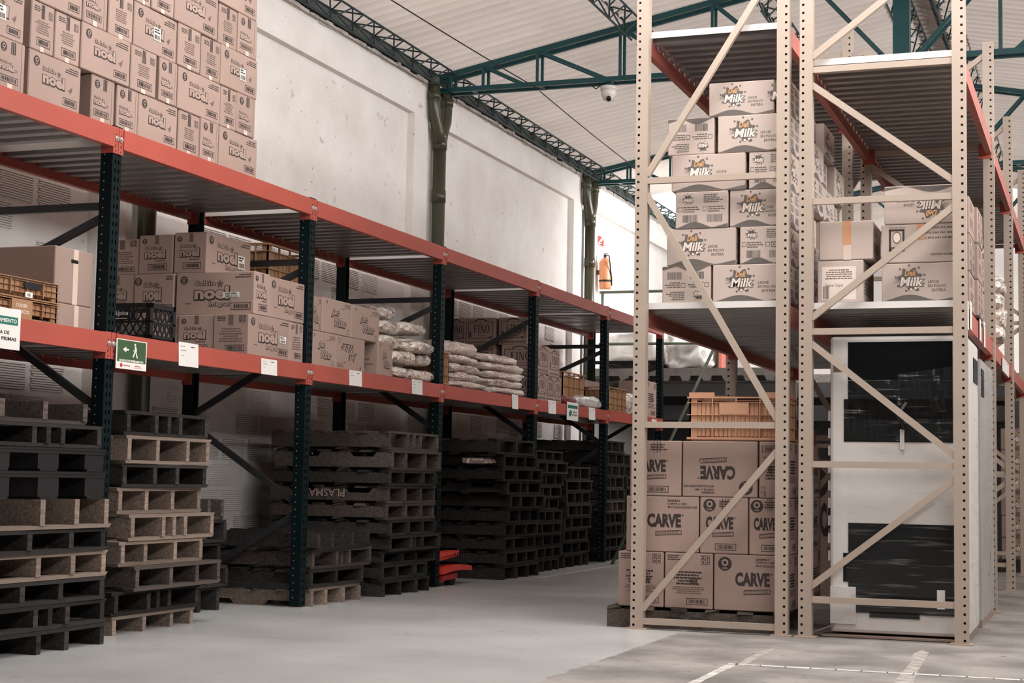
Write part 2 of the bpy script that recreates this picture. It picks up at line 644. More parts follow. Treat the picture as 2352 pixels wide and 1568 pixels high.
class PR:
    """flat print in metres, u to the right, v up, on a face looking along -y"""
    def __init__(s, flip=False):
        s.b = MB()

    def poly(s, pts, ink='ink', lay=1):
        s.b.add([(u, -.0007 * lay, v) for u, v in pts], [tuple(range(len(pts)))], I[ink])
        return s

    def fan(s, c, pts, ink='ink', lay=1):
        n = len(pts)
        s.b.add([(u, -.0007 * lay, v) for u, v in [c] + pts], [(0, i + 1, (i + 1) % n + 1) for i in range(n)], I[ink])
        return s

    def rect(s, x0, x1, y0, y1, ink='ink', lay=1):
        return s.poly([(x0, y0), (x1, y0), (x1, y1), (x0, y1)], ink, lay)

    def frame(s, x0, x1, y0, y1, t, ink='ink', lay=1):
        s.rect(x0, x1, y0, y0 + t, ink, lay).rect(x0, x1, y1 - t, y1, ink, lay)
        return s.rect(x0, x0 + t, y0, y1, ink, lay).rect(x1 - t, x1, y0, y1, ink, lay)

    def disc(s, cx, cy, r, ink='ink', lay=1, n=18, ry=None):
        ry = ry or r
        return s.poly([(cx + r * math.cos(2 * math.pi * k / n), cy + ry * math.sin(2 * math.pi * k / n)) for k in range(n)],
                      ink, lay)

    def text(s, t, x0, x1, y0, y1, ink='ink', bold=0.0, shear=0.0, lay=1, ref=None, grow=0.0, turn=False):
        vs, fs, a0, a1, b0, b1 = glyphs(t, bold, shear)
        if ref:
            _, _, a0, a1, b0, b1 = glyphs(t, ref, shear)
        kx, ky = (x1 - x0) / (a1 - a0), (y1 - y0) / (b1 - b0)
        pts = [(x0 + (x - a0) * kx, y0 + (y - b0) * ky) for x, y in vs]
        if turn:
            pts = [(x0 + x1 - x, y0 + y1 - y) for x, y in pts]
        s.b.add([(u, -.0007 * lay, v) for u, v in pts], fs, I[ink])
        return s

    def outlined(s, t, x0, x1, y0, y1, fill='print_card', bold=.02, edge=.05, shear=0.0, drop=.02, line='ink', lay=1):
        h = y1 - y0
        s.text(t, x0 + drop * h, x1 + drop * h, y0 - drop * h * 2, y1 - drop * h * 2, line, bold + edge, shear, lay, bold)
        s.text(t, x0, x1, y0, y1, line, bold + edge, shear, lay + 1, bold)
        return s.text(t, x0, x1, y0, y1, fill, bold, shear, lay + 2)

    def lines(s, x0, x1, y0, y1, n, seed=1, ink='ink_soft', align='l', th=.5, word=.012):
        rr = random.Random(seed)
        p = (y1 - y0) / n
        for i in range(n):
            y = y1 - p * (i + .5)
            ln = (x1 - x0) * rr.uniform(.6, 1)
            x = x0 if align == 'l' else ((x0 + x1 - ln) / 2 if align == 'c' else x1 - ln)
            e = x + ln
            while x < e - .003:
                wd = min(rr.uniform(.6, 2.2) * word, e - x)
                s.rect(x, x + wd, y - p * th / 2, y + p * th / 2, ink)
                x += wd + word * .25
        return s

    def barcode(s, x0, x1, y0, y1, seed=1, framed=True, ink='ink'):
        rr = random.Random(seed)
        if framed:
            s.frame(x0, x1, y0, y1, (y1 - y0) * .09, ink)
            d = (y1 - y0) * .22
            x0, x1, y0, y1 = x0 + d * 1.6, x1 - d * 1.6, y0 + d, y1 - d
        x = x0
        n = 22
        p = (x1 - x0) / n
        for i in range(n):
            wd = rr.choice((.35, .5, .8)) * p
            s.rect(x + i * p, x + i * p + wd, y0, y1, ink)
        return s

    def emblem(s, cx, cy, r):
        s.disc(cx, cy, r, 'ink', 1, 20)
        s.disc(cx, cy + r * .18, r * .5, 'print_card', 2, 14)
        s.disc(cx, cy + r * .18, r * .28, 'ink', 3, 12)
        return s.text('NOEL', cx - r * .42, cx + r * .42, cy - r * .75, cy - r * .5, 'print_card', .03, 0, 2)

    def picto(s, x0, x1, y0, y1):
        t = (x1 - x0) * .05
        s.frame(x0, x1, y0, y1, t)
        xm, ym = (x0 + x1) / 2, (y0 + y1) / 2
        s.rect(xm - t / 2, xm + t / 2, y0, y1).rect(x0, x1, ym - t / 2, ym + t / 2)
        q = (x1 - x0) / 4
        s.rect(x0 + q * .6, x0 + q * .9, ym + q * .3, y1 - q * .4).rect(x0 + q * 1.1, x0 + q * 1.4, ym + q * .3, y1 - q * .4)
        return s.disc(x1 - q, ym + q, q * .45, n=8).disc(x1 - q, y0 + q, q * .45, n=8).rect(x0 + q * .6, x0 + q * 1.4, y0 + q * .6, y0 + q * 1.4)

    def star(s, cx, cy, r, ink='ink', lay=1):
        pts = []
        for k in range(10):
            t = math.pi / 2 + k * math.pi / 5
            q = r if k % 2 == 0 else r * .45
            pts.append((cx + q * math.cos(t), cy + q * math.sin(t)))
        return s.fan((cx, cy), pts, ink, lay)

    def turned(s, w, h):
        s.b.v = [(w - x, y, h - z) for x, y, z in s.b.v]
        s.b.f = [f for f in s.b.f]
        return s

    def mesh(s, name):
        used = sorted(set(s.b.mi))
        mp = {u: k for k, u in enumerate(used)}
        s.b.mi = [mp[i] for i in s.b.mi]
        return s.b.mesh(name, [INKS[u] for u in used])


PRC = {}


def decal(key, fn, *a):
    if key not in PRC:
        p = PR()
        fn(p, *a)
        PRC[key] = p.mesh('print')
    return PRC[key]

# ================================================================== SETTING
WX = -6.45          # face of the long wall
XL = -5.169         # aisle face of the long rack
Y0, LB = 7.6408, 2.3955
JY = [Y0 + i * LB for i in range(-1, 6)]    # post lines -1..5
YP = (9.72, 15.0, 20.15)                    # downpipes and trusses
TR = (9.75, 15.1, 20.4, 25.7)

fl = struct(MB().box(-7.2, 9, -6, 34, -.2, 0).build('floor', 'floor'))
# painted lines on the bare concrete
def line(pts, wd, seed=1):
    b = MB()
    p, q = Vector((*pts[0], .0015)), Vector((*pts[1], .0015))
    n = max(2, int((q - p).length / .12))
    rr = random.Random(seed)
    for i in range(n):
        a, c = p.lerp(q, i / n), p.lerp(q, (i + 1) / n + .002)
        b.bar(a, c, wd * rr.uniform(.75, 1.05), .002)
    b.build('painted_line', 'line_white', fl)
line(((-1.75, 8.12), (1.6, 8.17)), .05, 1)
line(((-1.76, 6.0), (-1.76, 8.14)), .05, 2)
line(((-4.89, 14.2), (-4.9, 19.5)), .05, 3)
# spilled pale smear
b = MB()
pts = [A(px, py, 'z', .001) for px, py in ((2052, 1568), (2070, 1545), (2092, 1520), (2098, 1500), (2118, 1492), (2134, 1498), (2122, 1518), (2108, 1540), (2098, 1568))]
b.add([(p.x, p.y, .001) for p in pts] + [(p.x, p.y, 0) for p in pts], [tuple(range(9))] + [(i, (i + 1) % 9, (i + 1) % 9 + 9, i + 9) for i in range(9)])
b.build('pale_smear', 'smear', fl)
b = MB()
pts = [A(px, py, 'z', .001) for px, py in ((1690, 1528), (1712, 1513), (1752, 1494), (1778, 1488), (1770, 1496), (1738, 1511), (1708, 1529))]
b.add([(p.x, p.y, .001) for p in pts] + [(p.x, p.y, 0) for p in pts], [tuple(range(7))] + [(i, (i + 1) % 7, (i + 1) % 7 + 7, i + 7) for i in range(7)])
b.build('pale_smear', 'smear', fl)

# long wall: blockwork, ring beam, pilasters
wl = MB()
wl.box(WX - .2, WX, -3.6, 33, 0, 4.86)
wall = struct(wl.build('wall_left', 'wall_paint'))
rb = MB()
rb.box(WX, WX + .07, -3.4, 33, 4.50, 4.86)
rb.build('ring_beam', 'wall_paint', wall)
for yp in YP + (25.4,):
    MB().box(WX, WX + .075, yp - .50, yp - .16, 0, 4.5).build('pilaster', 'wall_paint', wall)
    MB().box(WX, WX + .045, yp - .16, yp + .20, 0, 4.86).build('pilaster', 'wall_paint', wall)
# ragged crown of the wall
b = MB()
rr = random.Random(3)
y = 9.0
while y < 32:
    st = rr.uniform(.05, .16)
    b.box(WX - .05, WX + .07 + rr.uniform(0, .02), y, y + st, 4.85 + rr.uniform(-.025, .0), 4.875 + rr.uniform(0, .025))
    y += st
b.build('wall_crown', 'plaster_edge', wall)
# ribbed clay blocks showing through the paint
rib = MB()
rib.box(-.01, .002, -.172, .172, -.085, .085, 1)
for k in range(11):
    z = -.078 + k * .0156
    rib.box(.0, .010, -.165 - .01 * (k % 3), .17 + .008 * (k % 2), z - .0044, z + .0044)
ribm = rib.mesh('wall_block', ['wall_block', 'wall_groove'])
rr = random.Random(11)
nb = 0
for r_ in range(2, 21):
    for c in range(38):
        yb = 5.4 + c * .405 + (.2 if r_ % 2 else 0)
        zb = .1 + r_ * .2
        p = .72 if zb < 2.75 else 0
        if 8.9 < yb < 11.2 and 2.9 < zb < 3.8:
            p = .3
        if any(abs(yb - q + .15) < .62 for q in YP) or rr.random() > p or yb > 19.5 or nb >= 285:
            continue
        vis = yb > 6.6
        if not vis:
            continue
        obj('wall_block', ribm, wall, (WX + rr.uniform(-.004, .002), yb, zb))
        nb += 1

# far end wall and a dark sheet added under the loft for its black shade
wb = struct(MB().box(-6.45, 3.6, 33, 33.2, 0, 6).build('wall_back', 'wall_paint'))
wr = MB()
wr.box(3.42, 3.6, -3.4, 33, 0, 3.75)
wr.box(3.42, 3.6, -3.4, 33, 4.86, 5.2)
struct(wr.build('wall_right', 'wall_dull'))
wf = MB()
wf.box(-6.45, .4, -3.6, -3.4, 0, 4.8)
wf.box(.4, 3.42, -3.6, -3.4, 0, 4.8)
struct(wf.build('wall_front', 'wall_dull'))
wp = struct(MB().box(-6.45, 1.5, 23.6, 23.7, 0, 2.2).build('loft_dark_screen', 'mezz_steel'))

# roof: corrugated sheets on two slopes
EZ, SL, RX = 5.02, .193, -1.72
def roofz(x):
    return EZ + SL * (x + 6.45) if x <= RX else EZ + SL * (RX + 6.45) - SL * (x - RX)
ceil = struct(obj('ceiling', None, None, (RX, 15, roofz(RX))))
WV, NW = .177, 6
def sheet_mesh(x0, x1):
    b = MB()
    n = NW * 8 + 1
    vs = []
    for i in range(n):
        y = i * WV / 8
        dz = .033 * math.sin(2 * math.pi * i / 8)
        vs += [(x0, y, roofz(x0) + dz), (x1, y, roofz(x1) + dz)]
    b.add(vs, [(2 * i, 2 * i + 1, 2 * i + 3, 2 * i + 2) for i in range(n - 1)])
    return b.mesh('roof_sheet', 'roof_sheet', True)
cols = [(-6.75, -5.1), (-5.1, -3.4), (-3.4, RX), (RX, -.02), (-.02, 1.7), (1.7, 3.5)]
for ci, (xa, xb) in enumerate(cols):
    me = sheet_mesh(xa, xb)
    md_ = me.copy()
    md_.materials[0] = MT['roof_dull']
    y = -3.9
    k = 0
    while y < 31:
        if not (ci in (0, 1) and 21.6 < y < 24.4):
            obj('roof_sheet', me if y > 6.5 else md_, ceil, (0, y, 0))
        else:
            g = obj('skylight_sheet', me.copy(), ceil, (0, y, 0))
            g.data.materials[0] = MT['skylight_sheet']
        y += WV * NW
        k += 1
MB().prism([(RX - .16, roofz(RX - .16) + .03), (RX, roofz(RX) + .03), (RX + .16, roofz(RX + .16) + .03), (RX, roofz(RX) + .07)], 'y', -3.9, 31).build('ridge_cap', 'roof_sheet', ceil)

# ------------------------------------------------------------------ roof trusses
def truss(yt, lab):
    t = thing('roof_truss', lab, 'truss', (-6.3, yt, 4.83), 'green steel roof trusses')
    zb = 4.835
    def top(x):
        return roofz(x) - .07
    xr = 2 * RX + 6.41
    for s_ in (-.075, .075):
        y = yt + s_
        MB().bar((-6.42, y, zb), (xr, y, zb), .035, .048).build('bottom_chord', 'truss_green', t)
        MB().bar((-6.42, y, top(-6.42)), (RX, y, top(RX)), .035, .055).build('top_chord', 'truss_green', t)
        MB().bar((RX, y, top(RX)), (xr, y, top(xr)), .035, .055).build('top_chord', 'truss_green', t)
        xs = [-6.22, -5.86, -5.28, -4.42, -3.5, -2.6]
        for i, x in enumerate(xs):
            for x2 in (x, 2 * RX - x):
                MB().bar((x2, y, zb), (x2, y, top(x2)), .026, .026, (0, 1, 0)).build('web_post', 'truss_green', t)
                if i:
                    nx = xs[i + 1] if i + 1 < len(xs) else RX
                    e = nx - .12 if x2 == x else 2 * RX - nx + .12
                    MB().bar((x2, y, top(x2)), (e, y, zb), .022, .03).build('web_diagonal', 'truss_green', t)
    MB().bar((RX, yt, zb), (RX, yt, top(RX)), .15, .14, (0, 1, 0)).build('king_post', 'truss_green', t)
    for i in range(12):
        x = -6.0 + i * .72
        MB().box(x, x + .05, yt - .075, yt + .075, zb - .02, zb + .02).build('spacer_plate', 'truss_green', t)
    return t
truss(TR[1], 'nearest green steel truss under the roof, by the dome camera')
truss(TR[2], 'second green steel truss, farther back over the round pipe by the extinguisher')
truss(TR[3], 'farthest green steel truss near the bright skylight')

# ------------------------------------------------------------------ lattice purlins, one per run and bay
def lattice(x, z, ya, yb, lab, h=.2, wd=.16, st=.25, r=.0085):
    t = thing('lattice_purlin', lab, 'purlin', (x, ya, z), 'lattice purlins under the roof')
    rails = [(x - wd / 2, z), (x + wd / 2, z), (x, z - h)]
    for rx, rz in rails:
        MB().tube([(rx, ya, rz), (rx, yb, rz)], r * 1.25, 6).build('rail_rod', 'lattice_steel', t)
    n = int((yb - ya) / st)
    for a, c in ((0, 2), (1, 2), (0, 1)):
        pts = []
        for i in range(n + 1):
            q = rails[a] if i % 2 == 0 else rails[c]
            pts.append((q[0], ya + (yb - ya) * i / n, q[1]))
        MB().tube(pts, r, 5).build('lacing_rod', 'lattice_steel', t)
for k, (ya, yb) in enumerate(((9.9, 15.0), (15.2, 20.3), (20.5, 25.6))):
    nm = ('before the first truss', 'between the first and second truss', 'beyond the second truss')[k]
    lattice(-6.24, 4.99, ya, yb, 'dark lattice purlin along the top of the white wall ' + nm, .15, .2, .22)
    lattice(-4.3, roofz(-4.3) - .03, ya, yb, 'dark lattice purlin left of mid slope ' + nm)
    lattice(-3.06, roofz(-3.06) - .03, ya, yb, 'dark lattice purlin right of mid slope ' + nm)
    lattice(RX - .22, roofz(RX) - .06, ya, yb, 'wide dark lattice purlin left of the ridge ' + nm, .3, .26, .3)
    lattice(RX + .22, roofz(RX) - .06, ya, yb, 'wide dark lattice purlin right of the ridge ' + nm, .3, .26, .3)
for k, (ya, yb) in enumerate(((9.9, 14.95), (15.2, 20.3), (20.5, 31))):
    g = MB()
    g.prism([(-6.44, 4.905), (-6.34, 4.905), (-6.34, 4.99), (-6.35, 4.99), (-6.35, 4.912), (-6.44, 4.912)], 'y', ya, yb)
    tag(g.build('gutter', 'gutter'), 'grey metal gutter along the wall top, ' + ('nearest length', 'middle length', 'farthest length')[k], 'gutter')

# ------------------------------------------------------------------ downpipes with a forked head
def downpipe(yp, lab):
    x, r_ = -6.31, .066
    t = thing('downpipe', lab, 'pipe', (x, yp, 0), 'olive downpipes on the white wall')
    MB().tube([(x, yp, 0), (x, yp, 4.30)], r_, 16).build('pipe', 'olive_pipe', t, True)
    MB().tube([(x, yp, 3.68), (x, yp, 3.80)], r_ * 1.1, 16).build('collar', 'olive_pipe', t, True)
    MB().tube([(x, yp, 4.22), (x, yp, 4.34)], r_ * 1.12, 16).build('collar', 'olive_pipe', t, True)
    for s_, nm in ((-1, 'pipe_branch'), (1, 'pipe_branch')):
        MB().tube([(x, yp + s_ * .01, 4.28), (x, yp + s_ * .06, 4.40), (x, yp + s_ * .15, 4.54), (x, yp + s_ * .17, 4.66),
                   (x, yp + s_ * .17, 4.84)], [r_, r_ * .95, r_ * .86, r_ * .84, r_ * .84], 14).build(nm, 'olive_pipe', t, True)
        MB().tube([(x, yp + s_ * .17, 4.70), (x, yp + s_ * .17, 4.78)], r_ * .98, 14).build('collar', 'olive_pipe', t, True)
        MB().tube([(x, yp + s_ * .17, 4.84), (x, yp + s_ * .17, 4.93)], r_ * .8, 12).build('spout', 'gutter', t, True)
    for z in (1.2, 2.9):
        MB().box(WX + .046, x, yp - .09, yp + .09, z, z + .03).build('bracket', 'gutter', t)
downpipe(YP[0], 'dark olive downpipe behind the rack post by the leftmost cartons')
downpipe(YP[1], 'olive downpipe with forked head under the nearest green truss')
downpipe(YP[2], 'olive downpipe with forked head beside the fire extinguisher')
# thin conduit beside the pipe
for yp in YP:
    tag(MB().tube([(WX + .055, yp - .14, 0), (WX + .055, yp - .14, 4.6)], .012, 8).build('conduit', 'paper'),
        'thin white conduit left of the ' + {YP[0]: 'first', YP[1]: 'second', YP[2]: 'third'}[yp] + ' olive downpipe', 'conduit')

# ------------------------------------------------------------------ overhead wire, dome camera
def wire(p, q, sag, lab, r_=.006):
    p, q = Vector(p), Vector(q)
    pts = [p.lerp(q, t / 12) + Vector((0, 0, -sag * 4 * (t / 12) * (1 - t / 12))) for t in range(13)]
    tag(MB().tube(pts, r_, 5).build('overhead_wire', 'black'), lab, 'wire')
wire((-5.58, 9.9, 4.85), (-5.29, 15.05, 4.80), .02, 'black wire strung before the nearest truss')
wire((-5.29, 15.15, 4.79), (-5.49, 20.35, 4.80), .02, 'black wire strung beyond the nearest truss')
c = A(1398, 207, 'y', 15.1)
t = thing('dome_camera', 'white dome security camera hanging from the green truss', 'camera', (c.x, c.y, c.z))
x, y, z = c
MB().tube([(x, y, z + .035), (x, y, z + .0)], .085, 20).build('mount_plate', 'camera_white', t, True)
MB().tube([(x, y, z), (x, y, z - .03), (x, y, z - .06), (x, y, z - .10)], [.075, .078, .068, .05], 20).build('housing', 'camera_white', t, True)
MB().tube([(x + .02, y - .03, z - .075), (x + .024, y - .07, z - .10)], .038, 14).build('eyeball', 'camera_white', t, True)
MB().tube([(x + .024, y - .068, z - .098), (x + .026, y - .077, z - .103)], .026, 12).build('lens', 'black', t, True)
MB().bar((x, y, z + .03), (x, y, z + .1), .05, .05, (0, 1, 0)).build('bracket', 'truss_green', t)
MB().tube([(x - .09, y, z + .05), (x - .13, y, z + .02), (x - .18, y, z + .06)], .006, 6).build('cable', 'black', t)

# ------------------------------------------------------------------ wall furniture beyond the third pipe
c = A(1390, 664, 'x', WX + .12)
t = thing('fire_extinguisher', 'orange fire extinguisher with black hose hanging on the white wall', 'extinguisher', (c.x, c.y, c.z))
x, y, z = c.x, c.y, c.z
def P3(dy, dz, dx=0):
    return (x + dx, y + dy, z + dz)
MB().tube([P3(0, 0), P3(0, .02), P3(-.02, .36), P3(-.022, .40), P3(-.024, .43)], [.075, .082, .082, .055, .022], 18).build('cylinder', 'extinguisher', t, True)
MB().tube([P3(-.024, .42), P3(-.024, .47)], .02, 10).build('valve', 'black', t, True)
MB().bar(P3(-.06, .475), P3(.09, .50), .02, .012).build('lever', 'black', t)
MB().tube([P3(-.03, .46, .03), P3(-.10, .44, .08), P3(-.09, .34, .09), P3(0, .14, .09), P3(.02, .05, .085)], .009, 8).build('hose', 'black', t, True)
MB().tube([P3(-.005, .10), P3(-.006, .125)], .087, 18).build('strap', 'black', t, True)
MB().box(WX + .001, x - .07, y - .03, y + .03, z + .2, z + .26).build('bracket', 'gutter', t)

def plate(name, lab, cat, fn, px, key, X=None, th=.004, matn='paper', Y=None, rotx=0, group=None):
    """flat plate seen between photo corners px=(x0,y0,x1,y1); on a plane x = X"""
    a, c2 = A(px[0], px[1], 'x', X), A(px[2], px[3], 'x', X)
    wd, h = c2.y - a.y, a.z - c2.z
    return plate_at(name, lab, cat, fn, (X, a.y, c2.z), wd, h, key, th, matn, group, rotx)

def plate_at(name, lab, cat, fn, loc, wd, h, key, th=.004, matn='paper', group=None, rotx=0, rz=90):
    b = MB().box(0, wd, -th, 0, 0, h)
    o = b.build(name, matn)
    o.location, o.rotation_euler = loc, (rotx, 0, R(rz))
    tag(o, lab, cat, group)
    loc_reg(o)
    if fn:
        obj('print', decal(key + (round(wd, 3), round(h, 3)), fn, wd, h), o, (0, -th, 0))
    return o

def pr_red(p, w_, h):
    p.rect(.02 * w_, .98 * w_, .12 * h, h, 'sign_red')
    p.poly([(0, .2 * h), (.3 * w_, .2 * h), (w_, h * .95), (.62 * w_, h * .95)], 'paper', 2)
    p.poly([(.3 * w_, .3 * h), (.62 * w_, .3 * h), (.5 * w_, .62 * h)], 'paper', 2)
    p.lines(.1 * w_, .9 * w_, 0, .1 * h, 1, 2)
plate('wall_sign', 'red and white sign on the wall above the extinguisher', 'sign', pr_red, (1373, 540, 1386, 570), ('red',), WX + .006)
def pr_round(p, w_, h):
    p.disc(w_ / 2, h / 2, w_ * .46, 'ink', 1, 24, h * .46).disc(w_ / 2, h / 2, w_ * .36, 'paper', 2, 24, h * .38)
    p.text('E', w_ * .36, w_ * .64, h * .3, h * .72, 'ink', .04, 0, 3)
plate('wall_sign', 'small round black and white sign beside the olive pipe', 'sign', pr_round, (1354, 513, 1362, 537), ('rnd',), WX + .006)

# ------------------------------------------------------------------ loft at the far end
YM = 20.75
lt = struct(obj('loft', None, None, (-4, YM, 2.2)))
b = MB()
b.box(-6.4, -3.9, YM, 25, 2.29, 2.39)
for k in range(9):
    xk = -6.35 + k * .28
    b.prism([(xk, 2.29), (xk + .03, 2.22), (xk + .11, 2.22), (xk + .14, 2.29)], 'y', YM, 25)
b.build('loft_slab', 'concrete', lt)
MB().box(-6.4, -3.9, YM + .03, YM + .12, 2.02, 2.22).build('edge_beam', 'mezz_steel', lt)
MB().box(-6.4, -3.9, YM + .01, YM + .15, 2.20, 2.215).build('beam_flange', 'mezz_steel', lt)
MB().box(-6.4, -3.9, YM + .01, YM + .15, 2.02, 2.035).build('beam_flange', 'mezz_steel', lt)
MB().box(-6.4, 1.0, YM + .4, YM + .5, 1.72, 1.92).build('cross_beam', 'mezz_steel', lt)
MB().box(-3.9, 2.6, YM + .9, YM + 1.0, 2.05, 2.25).build('cross_beam', 'mezz_steel', lt)
MB().box(-3.9, 2.6, YM + .9, 25, 2.25, 2.36).build('loft_slab', 'concrete', lt)
for xk in (-4.0, -1.0, 2.2):
    MB().box(xk - .06, xk + .06, YM + .04, YM + .16, 0, 2.02).build('column', 'mezz_steel', lt)
rl = thing('loft_railing', 'green tube railing along the edge of the far loft', 'railing', (-5, YM + .03, 2.39))
for zz in (2.72, 3.42):
    MB().tube([(-6.36, YM + .03, zz), (-4.72, YM + .03, zz)], .02, 8).build('rail_tube', 'rail_green', rl, True)
for xk in (-6.32, -4.74):
    MB().tube([(xk, YM + .03, 2.39), (xk, YM + .03, 3.42)], .02, 8).build('rail_post', 'rail_green', rl, True)
# leaning pole and dark door leaf below the loft
p, q = A(1642, 795, 'y', 18.6), A(1545, 1000, 'y', 17.9)
d = (q - p)
q = q + d * ((0.0 - q.z) / d.z)
tag(MB().tube([p, q], .019, 8).build('leaning_pole', 'rail_green', None, True), 'thin green pole leaning beneath the far loft, left of the orange crate', 'pole')

# ================================================================== LONG RACK (left)
def perforated(b, o, du, dv, w_, h, cols, hw, hh, pitch, z0=.03, mi=0):
    """sheet o + u*du + v*dv with rows of openings; cols = centres in u"""
    o, du, dv = Vector(o), Vector(du), Vector(dv)
    us = [0]
    for c_ in cols:
        us += [c_ - hw / 2, c_ + hw / 2]
    us.append(w_)
    vs = [0]
    z = z0
    while z + hh < h:
        vs += [z, z + hh]
        z += pitch
    vs.append(h)
    base = len(b.v)
    nu = len(us)
    b.v += [tuple(o + du * u + dv * v) for v in vs for u in us]
    for j in range(len(vs) - 1):
        for i in range(nu - 1):
            if i % 2 == 1 and j % 2 == 1:
                continue
            b.f.append((base + j * nu + i, base + j * nu + i + 1, base + (j + 1) * nu + i + 1, base + (j + 1) * nu + i))
            b.mi.append(mi)


def teal_post(h):
    """channel post: aisle face at x=0 with two rows of slots, 90 mm wide in y, 80 mm deep"""
    b = MB()
    w_, d = .088, .078
    perforated(b, (0, -w_ / 2, 0), (0, 1, 0), (0, 0, 1), w_, h, (.028, .060), .011, .024, .05, .02)
    b.box(-.003, -.0005, -.004, .004, 0, h)
    for s_ in (-1, 1):
        y = s_ * w_ / 2
        b.add([(0, y, 0), (-d, y, 0), (-d, y, h), (0, y, h)], [(0, 1, 2, 3)])
        b.add([(-d, y, 0), (-d, y - s_ * .02, 0), (-d, y - s_ * .02, h), (-d, y, h)], [(0, 1, 2, 3)])
        b.box(-d, -.001, y - s_ * .0025, y - s_ * .001, 0, h)
    z = .07
    while z < h:
        for yy in (-w_ / 2 - .0006,):
            b.add([(-.052 + .0042 * math.cos(k * math.pi / 3), yy, z + .0042 * math.sin(k * math.pi / 3)) for k in range(6)], [tuple(range(6))], 1)
        z += .05
    return b.mesh('upright', ['teal_steel', 'zinc'])


def deck_mesh(x0, x1, ln, name='deck_panel'):
    """trapezoid decking, ribs along x, ln long in y, top at z=0"""
    b = MB()
    n = max(1, round(ln / .15))
    p = ln / n
    h = .058
    prof = []
    for i in range(n):
        y = i * p
        prof += [(y, 0), (y + p * .46, 0), (y + p * .52, -h), (y + p * .94, -h)]
    prof.append((ln, 0))
    t = .003
    for x_ in (x0, x1):
        pass
    vs = []
    for (y, z) in prof:
        vs += [(x0, y, z), (x1, y, z)]
    b.add(vs, [(2 * i, 2 * i + 1, 2 * i + 3, 2 * i + 2) for i in range(len(prof) - 1)])
    vs = []
    for (y, z) in prof:
        vs += [(x0, y, z - t), (x1, y, z - t)]
    b.add(vs, [(2 * i, 2 * i + 2, 2 * i + 3, 2 * i + 1) for i in range(len(prof) - 1)])
    for (ya, dz) in ((0, -h), (ln - .004, -h)):
        b.box(x0, x1, ya, ya + .004, -.036, 0)
    return b.mesh(name, 'deck_metal')


Z1, Z2, BH = 2.822, 1.6734, .112
DX = .972
rk = thing('pallet_rack', 'long two-level rack with dark green posts and orange beams along the white wall', 'rack', (XL, Y0, 0))
pm = teal_post(Z1 + .012)
XB = XL - DX
for j in JY:
    for xx, sc in ((XL, 1), (XB, -1)):
        o = obj('upright', pm, rk, (xx, j, 0), (0, 0, 0 if sc > 0 else math.pi))
        reg(o)
        MB().box(xx - .11 if sc > 0 else xx - .03, xx + .03 if sc > 0 else xx + .11, j - .065, j + .065, 0, .008).build('base_plate', 'zinc', o)
bolt_b = MB().tube([(0, 0, 0), (.006, 0, 0)], .016, 10)
bolt_b.tube([(.006, 0, 0), (.012, 0, 0)], .009, 6)
boltm = bolt_b.mesh('bolt', 'zinc')
def long_beams(zt):
    for k in range(len(JY) - 1):
        ya, yb = JY[k], JY[k + 1]
        for xx, s_ in ((XL, 1), (XB, -1)):
            x1_ = xx + s_ * .012
            x0_ = xx - s_ * .03
            b = MB()
            lo, hi = min(x0_, x1_), max(x0_, x1_)
            b.box(lo, hi, ya + .045, yb - .045, zt - BH, zt)
            o = b.build('beam', 'orange_beam', rk)
            reg(o)
            for (u0, u1) in ((ya + .002, ya + .050), (yb - .050, yb - .002)):
                c_ = MB()
                c_.box(xx + s_ * .001 if s_ > 0 else xx - .006, xx + .006 if s_ > 0 else xx - .001, u0, u1, zt - .145, zt + .004)
                ye = ya + .046 if u0 < ya + .03 else yb - .050
                c_.box(min(xx, xx - s_ * .075), max(xx, xx - s_ * .075), ye, ye + .004, zt - .145, zt + .004)
                # locating slots drawn as small recess blocks
                c_.build('end_connector', 'orange_beam', o)
                if s_ > 0:
                    um = (u0 + u1) / 2
                    obj('bolt', boltm, o, (xx + .006, um - (.004 if u0 < ya + .03 else -.004), zt - .060))
                    for dz, hh in ((-.035, .012), (-.092, .018), (-.125, .010)):
                        block('slot', 'black', o, xx + .004, xx + .0066, um - .004, um + .004, zt + dz - hh, zt + dz)
        # two deck panels per bay, with an open gap behind each post line
        g0 = ya + .13
        for (a_, c_) in ((g0, g0 + 1.1), (g0 + 1.11, yb - .05)):
            key = ('deck', round(c_ - a_, 3))
            if key not in UNIT:
                UNIT[key] = deck_mesh(-DX + .035, -.032, c_ - a_)
            d_ = obj('deck_panel', UNIT[key], rk, (XL, a_, zt - .006))
            if a_ == g0:
                reg(d_)
                MB().box(XL - DX + .035, XL - .033, a_ - .006, a_ - .001, zt - .062, zt - .006).build('edge_flange', 'zinc_lit', d_)
long_beams(Z1)
long_beams(Z2)
